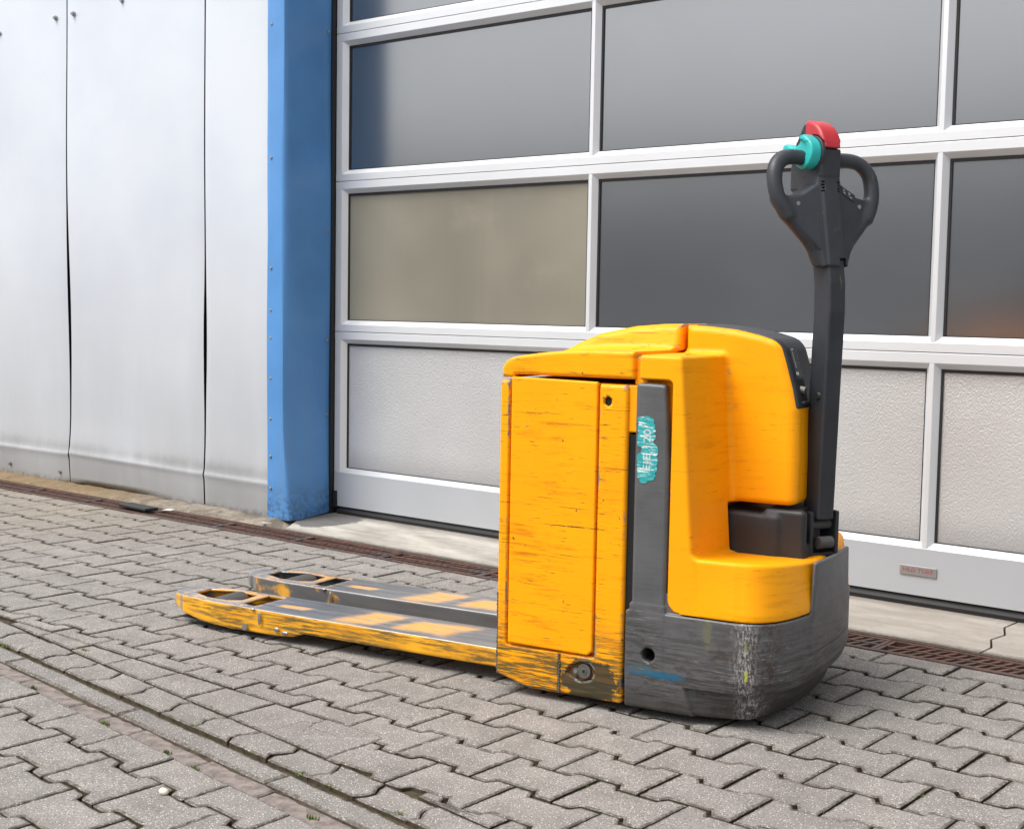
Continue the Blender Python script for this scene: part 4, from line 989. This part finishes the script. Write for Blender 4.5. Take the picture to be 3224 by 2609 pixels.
b = B(); bt = [(-.118, 1.288), (-.079, 1.288), (-.046, 1.274), (-.023, 1.238), (-.061, 1.229), (-.077, 1.244), (-.118, 1.247), (-.108, 1.268)]
n = len(bt); b.add([tuple(T0 @ Vector((-.0300, a, z))) for a, z in bt]+[tuple(T0 @ Vector((-.02, a, z))) for a, z in bt], [tuple(range(n))]+[((i+1) % n, i, n+i, n+(i+1) % n) for i in range(n)]); b.build('rocker_key', 'black_plastic', HEAD, bevel=.0015)
# raised key strip with printed symbols, right wing
b = B()
ks = [(.032, 1.252), (.078, 1.230), (.073, 1.214), (.034, 1.232)]
b.add([tuple(hq(l, z, .0015)) for l, z in ks]+[tuple(hq(l, z, -.02)) for l, z in ks], [(3, 2, 1, 0), (0, 1, 5, 4), (1, 2, 6, 5), (2, 3, 7, 6), (3, 0, 4, 7)]); KS = b.build('key_strip', 'black_plastic', HEAD)
def strokes(b, segs, fn_, w=.0008):
    for (x0, y0, x1, y1) in segs:
        dx, dy = x1-x0, y1-y0; L = math.hypot(dx, dy) or 1; nx_, ny_ = -dy/L*w, dx/L*w
        q = [fn_(x0+nx_, y0+ny_), fn_(x1+nx_, y1+ny_), fn_(x1-nx_, y1-ny_), fn_(x0-nx_, y0-ny_)]
        b.add([tuple(p) for p in q], [(0, 1, 2, 3)])
b = B(); strokes(b, [(.040, 1.238, .040, 1.244), (.038, 1.236, .044, 1.233), (.056, 1.229, .056, 1.237), (.059, 1.235, .060, 1.231), (.058, 1.226, .065, 1.223)], lambda l, z: hq(l, z, .0022)); b.build('key_symbols', 'print_white', KS)
b = B(); cx0, cz0 = .0, 1.312
sy = []
for i in range(3):
    a = math.radians(90+120*i); sy.append((cx0+.003*math.cos(a), cz0+.003*math.sin(a), cx0+.0075*math.cos(a), cz0+.0075*math.sin(a)))
for a0 in (200, 290, 20):
    for j in range(4):
        a, a1 = math.radians(a0+j*14), math.radians(a0+j*14+14); sy.append((cx0+.011*math.cos(a), cz0+.010*math.sin(a), cx0+.011*math.cos(a1), cz0+.010*math.sin(a1)))
strokes(b, sy, lambda l, z: T0 @ Vector((l, -.0034, z)), .0009); b.build('horn_symbol', 'print_white', HEAD)
# scuffs of yellow on the arm are in its paint; small scratch print
b = B(); b.cyl((.292, .0295, .735), (.292, .006, .735), .0112, n=6); b.build('hole_shade', 'dark_void', TRK)  # black plug added as the shade inside the hexagonal hole
# forks
def f_fork(u, v, z):
    """fork with its own v from 0 (near edge) to .184"""
    w = .092-np.abs(v-.092)
    plan = [(.02, 0), (-.62, .001), (-.83, .006), (-1.04, .014), (-1.13, .027), (-1.185, .053), (-1.207, .083), (-1.212, .105), (-1.205, .133), (-1.15, .170), (-1.07, .183), (-.83, .185), (.02, .184)]
    prof = [(.02, .036), (-.665, .036), (-.695, .024), (-.745, .017), (-.93, .014), (-1.05, .020), (-1.13, .033), (-1.185, .047), (-1.208, .060), (-1.212, .080), (-1.196, .0855), (-1.06, .0858), (.02, .0855)]
    d = I_(spoly(u, v, plan), spoly(u, z, prof), .0055)
    inner = I_(spoly(u, v, plan)+.009, z-.0775); d = S_(d, inner, .002)
    h1 = spoly(u, v, [(-1.128, .080), (-1.126, .140), (-1.05, .168), (-.950, .155), (-.944, .070), (-.982, .050), (-1.05, .048)]); d = S_(d, np.maximum(h1, .05-z), .002)
    h2 = spoly(u, v, [(-.918, .042), (-.919, .164), (-.858, .165), (-.861, .034)]); d = S_(d, np.maximum(h2, .05-z), .002)
    d = S_(d, I_(spoly(u, z, [(-.8195, .0), (-.8195, .2), (-.8175, .2), (-.8175, 0)]), .0015-w), .0) if False else d
    return d
fork_me = nets('fork', f_fork, (-1.216, -.001, .01), (.022, .187, .09), .0046)
for i, v0 in enumerate((.079, .408)):
    F = obj('fork', fork_me if i == 0 else fork_me.copy(), None, TRK); F.location = (0, v0, 0); F.data.materials.clear(); F.data.materials.append(MATS['fork' if i == 0 else 'fork_far'])
    b = B(); b.cyl((-1.022, .056, .0445), (-1.022, .160, .0445), .0425, n=44); o = b.build('roller', 'roller_grey', F, bevel=.003, smooth=False); o.data.shade_smooth(); o.modifiers.new('es', 'EDGE_SPLIT').split_angle = math.radians(40)
    b = B(); b.cyl((-.905, .052, .034), (-.905, .156, .034), .030, n=28); b.build('roller', 'roller_grey', F)
    b = B(); b.box(-1.14, -.84, .030, .172, .020, .024); b.build('tip_shade', 'dark_void', F)  # dark sheet added for the shade inside the fork tip
    # weld beads and pin end on the outer and inner side
    for cc, rr_, sq in (((-.8185, -.001, .062), .0075, (.75, .45, 2.6)), ((-.846, .003, .084), .0055, (1.6, .8, .6)), ((-.757, -.001, .038), .006, (1.6, .5, 1)), ((-.727, -.001, .032), .005, (2.6, .5, .9)), ((-.8185, .185, .062), .0075, (.75, .45, 2.6))):
        b = B(); b.ball(cc, rr_, sq, 10, 8); b.build('weld_bead', 'weld_steel', F, smooth=True)
    b = B(); b.cyl((-.872, .002, .030), (-.872, -.0022, .030), .0095, n=18); b.build('axle_pin', 'weld_steel', F)

# chassis details: lock in its tear-shaped recess, weld bead, worn corner bead, decal
b = B(); b.prism([(.198, .078), (.236, .062), (.262, .070), (.270, .088), (.258, .104), (.236, .106), (.205, .092)], .011, .0145, 'y'); LK = b.build('lock_plate', 'rust_rim', TRK)
b = B(); b.cyl((.243, .011, .086), (.243, .003, .086), .0175, n=22); b.cyl((.243, .003, .086), (.243, .0018, .086), .0085, n=16); b.cyl((.221, .011, .083), (.221, .004, .083), .0085, n=16); b.build('lock_disc', 'lock_metal', LK, bevel=.001)
b = B(); b.cyl((.243, .002, .086), (.243, .0009, .086), .0035, n=10); b.build('key_hole', 'dark_void', LK)
b = B(); b.cyl((.221, .0042, .083), (.221, .0022, .083), .0042, n=12); b.box(.2315, .2345, .004, .0062, .0825, .0855); b.build('rivet', 'weld_steel', LK)
b = B()
for i in range(13): b.ball((.178+random.uniform(-.001, .001), -.0003, .028+i*.0075), .0045, (.7, .4, 1.1), 7, 5)
b.build('weld_bead', 'weld_dull', TRK, smooth=True)
b = B()
for i in range(24): b.ball((.0045+random.uniform(-.0012, .0012), .004, .050+i*.0085), .0055, (.8, .6, 1.15), 7, 5)
b.build('corner_bead', 'weld_dull', TRK, smooth=True)
# drive wheel under the bumper, hidden but carrying the truck
b = B(); b.cyl((.55, HC-.04, .075), (.55, HC+.04, .075), .085-.01, n=28); b.build('drive_wheel', 'black_rubber', TRK)
rag = [(.371, .702), (.374, .7035), (.380, .7035), (.384, .706), (.398, .7065), (.402, .7035), (.409, .702), (.4125, .694), (.411, .690), (.415, .688), (.4145, .676), (.417, .6745), (.4125, .668), (.4165, .665), (.4165, .655), (.411, .652), (.412, .645), (.421, .638), (.4235, .632), (.4235, .620), (.418, .616), (.4225, .611), (.4225, .596), (.4175, .594), (.422, .591), (.4215, .580), (.416, .577), (.419, .571), (.414, .560), (.398, .556), (.395, .5515), (.3835, .551), (.379, .555), (.3785, .561), (.3725, .565), (.3745, .576), (.371, .580), (.3735, .588), (.3705, .592), (.3735, .598), (.371, .604), (.371, .615), (.3755, .620), (.3805, .622), (.3835, .634), (.3715, .637), (.3715, .660), (.3745, .667), (.3715, .672), (.372, .682), (.3745, .688), (.3715, .692)]
b = B(); n = len(rag); b.add([(u, -.0045, z) for u, z in rag]+[(u, -.0032, z) for u, z in rag], [tuple(range(n))]+[((i+1) % n, i, n+i, n+(i+1) % n) for i in range(n)]); DEC = b.build('decal', 'decal', TRK, label='torn turquoise sticker with scratched lettering')
tm = text_mesh('EJE 120', .026, 1.25, .0002, .0002)
tm.transform(Matrix.Translation((.397, -.0048, .628)) @ Matrix.Rotation(math.pi/2, 4, 'X') @ Matrix.Rotation(math.pi/2, 4, 'Z')); obj('lettering', tm, 'print_grey2', DEC)
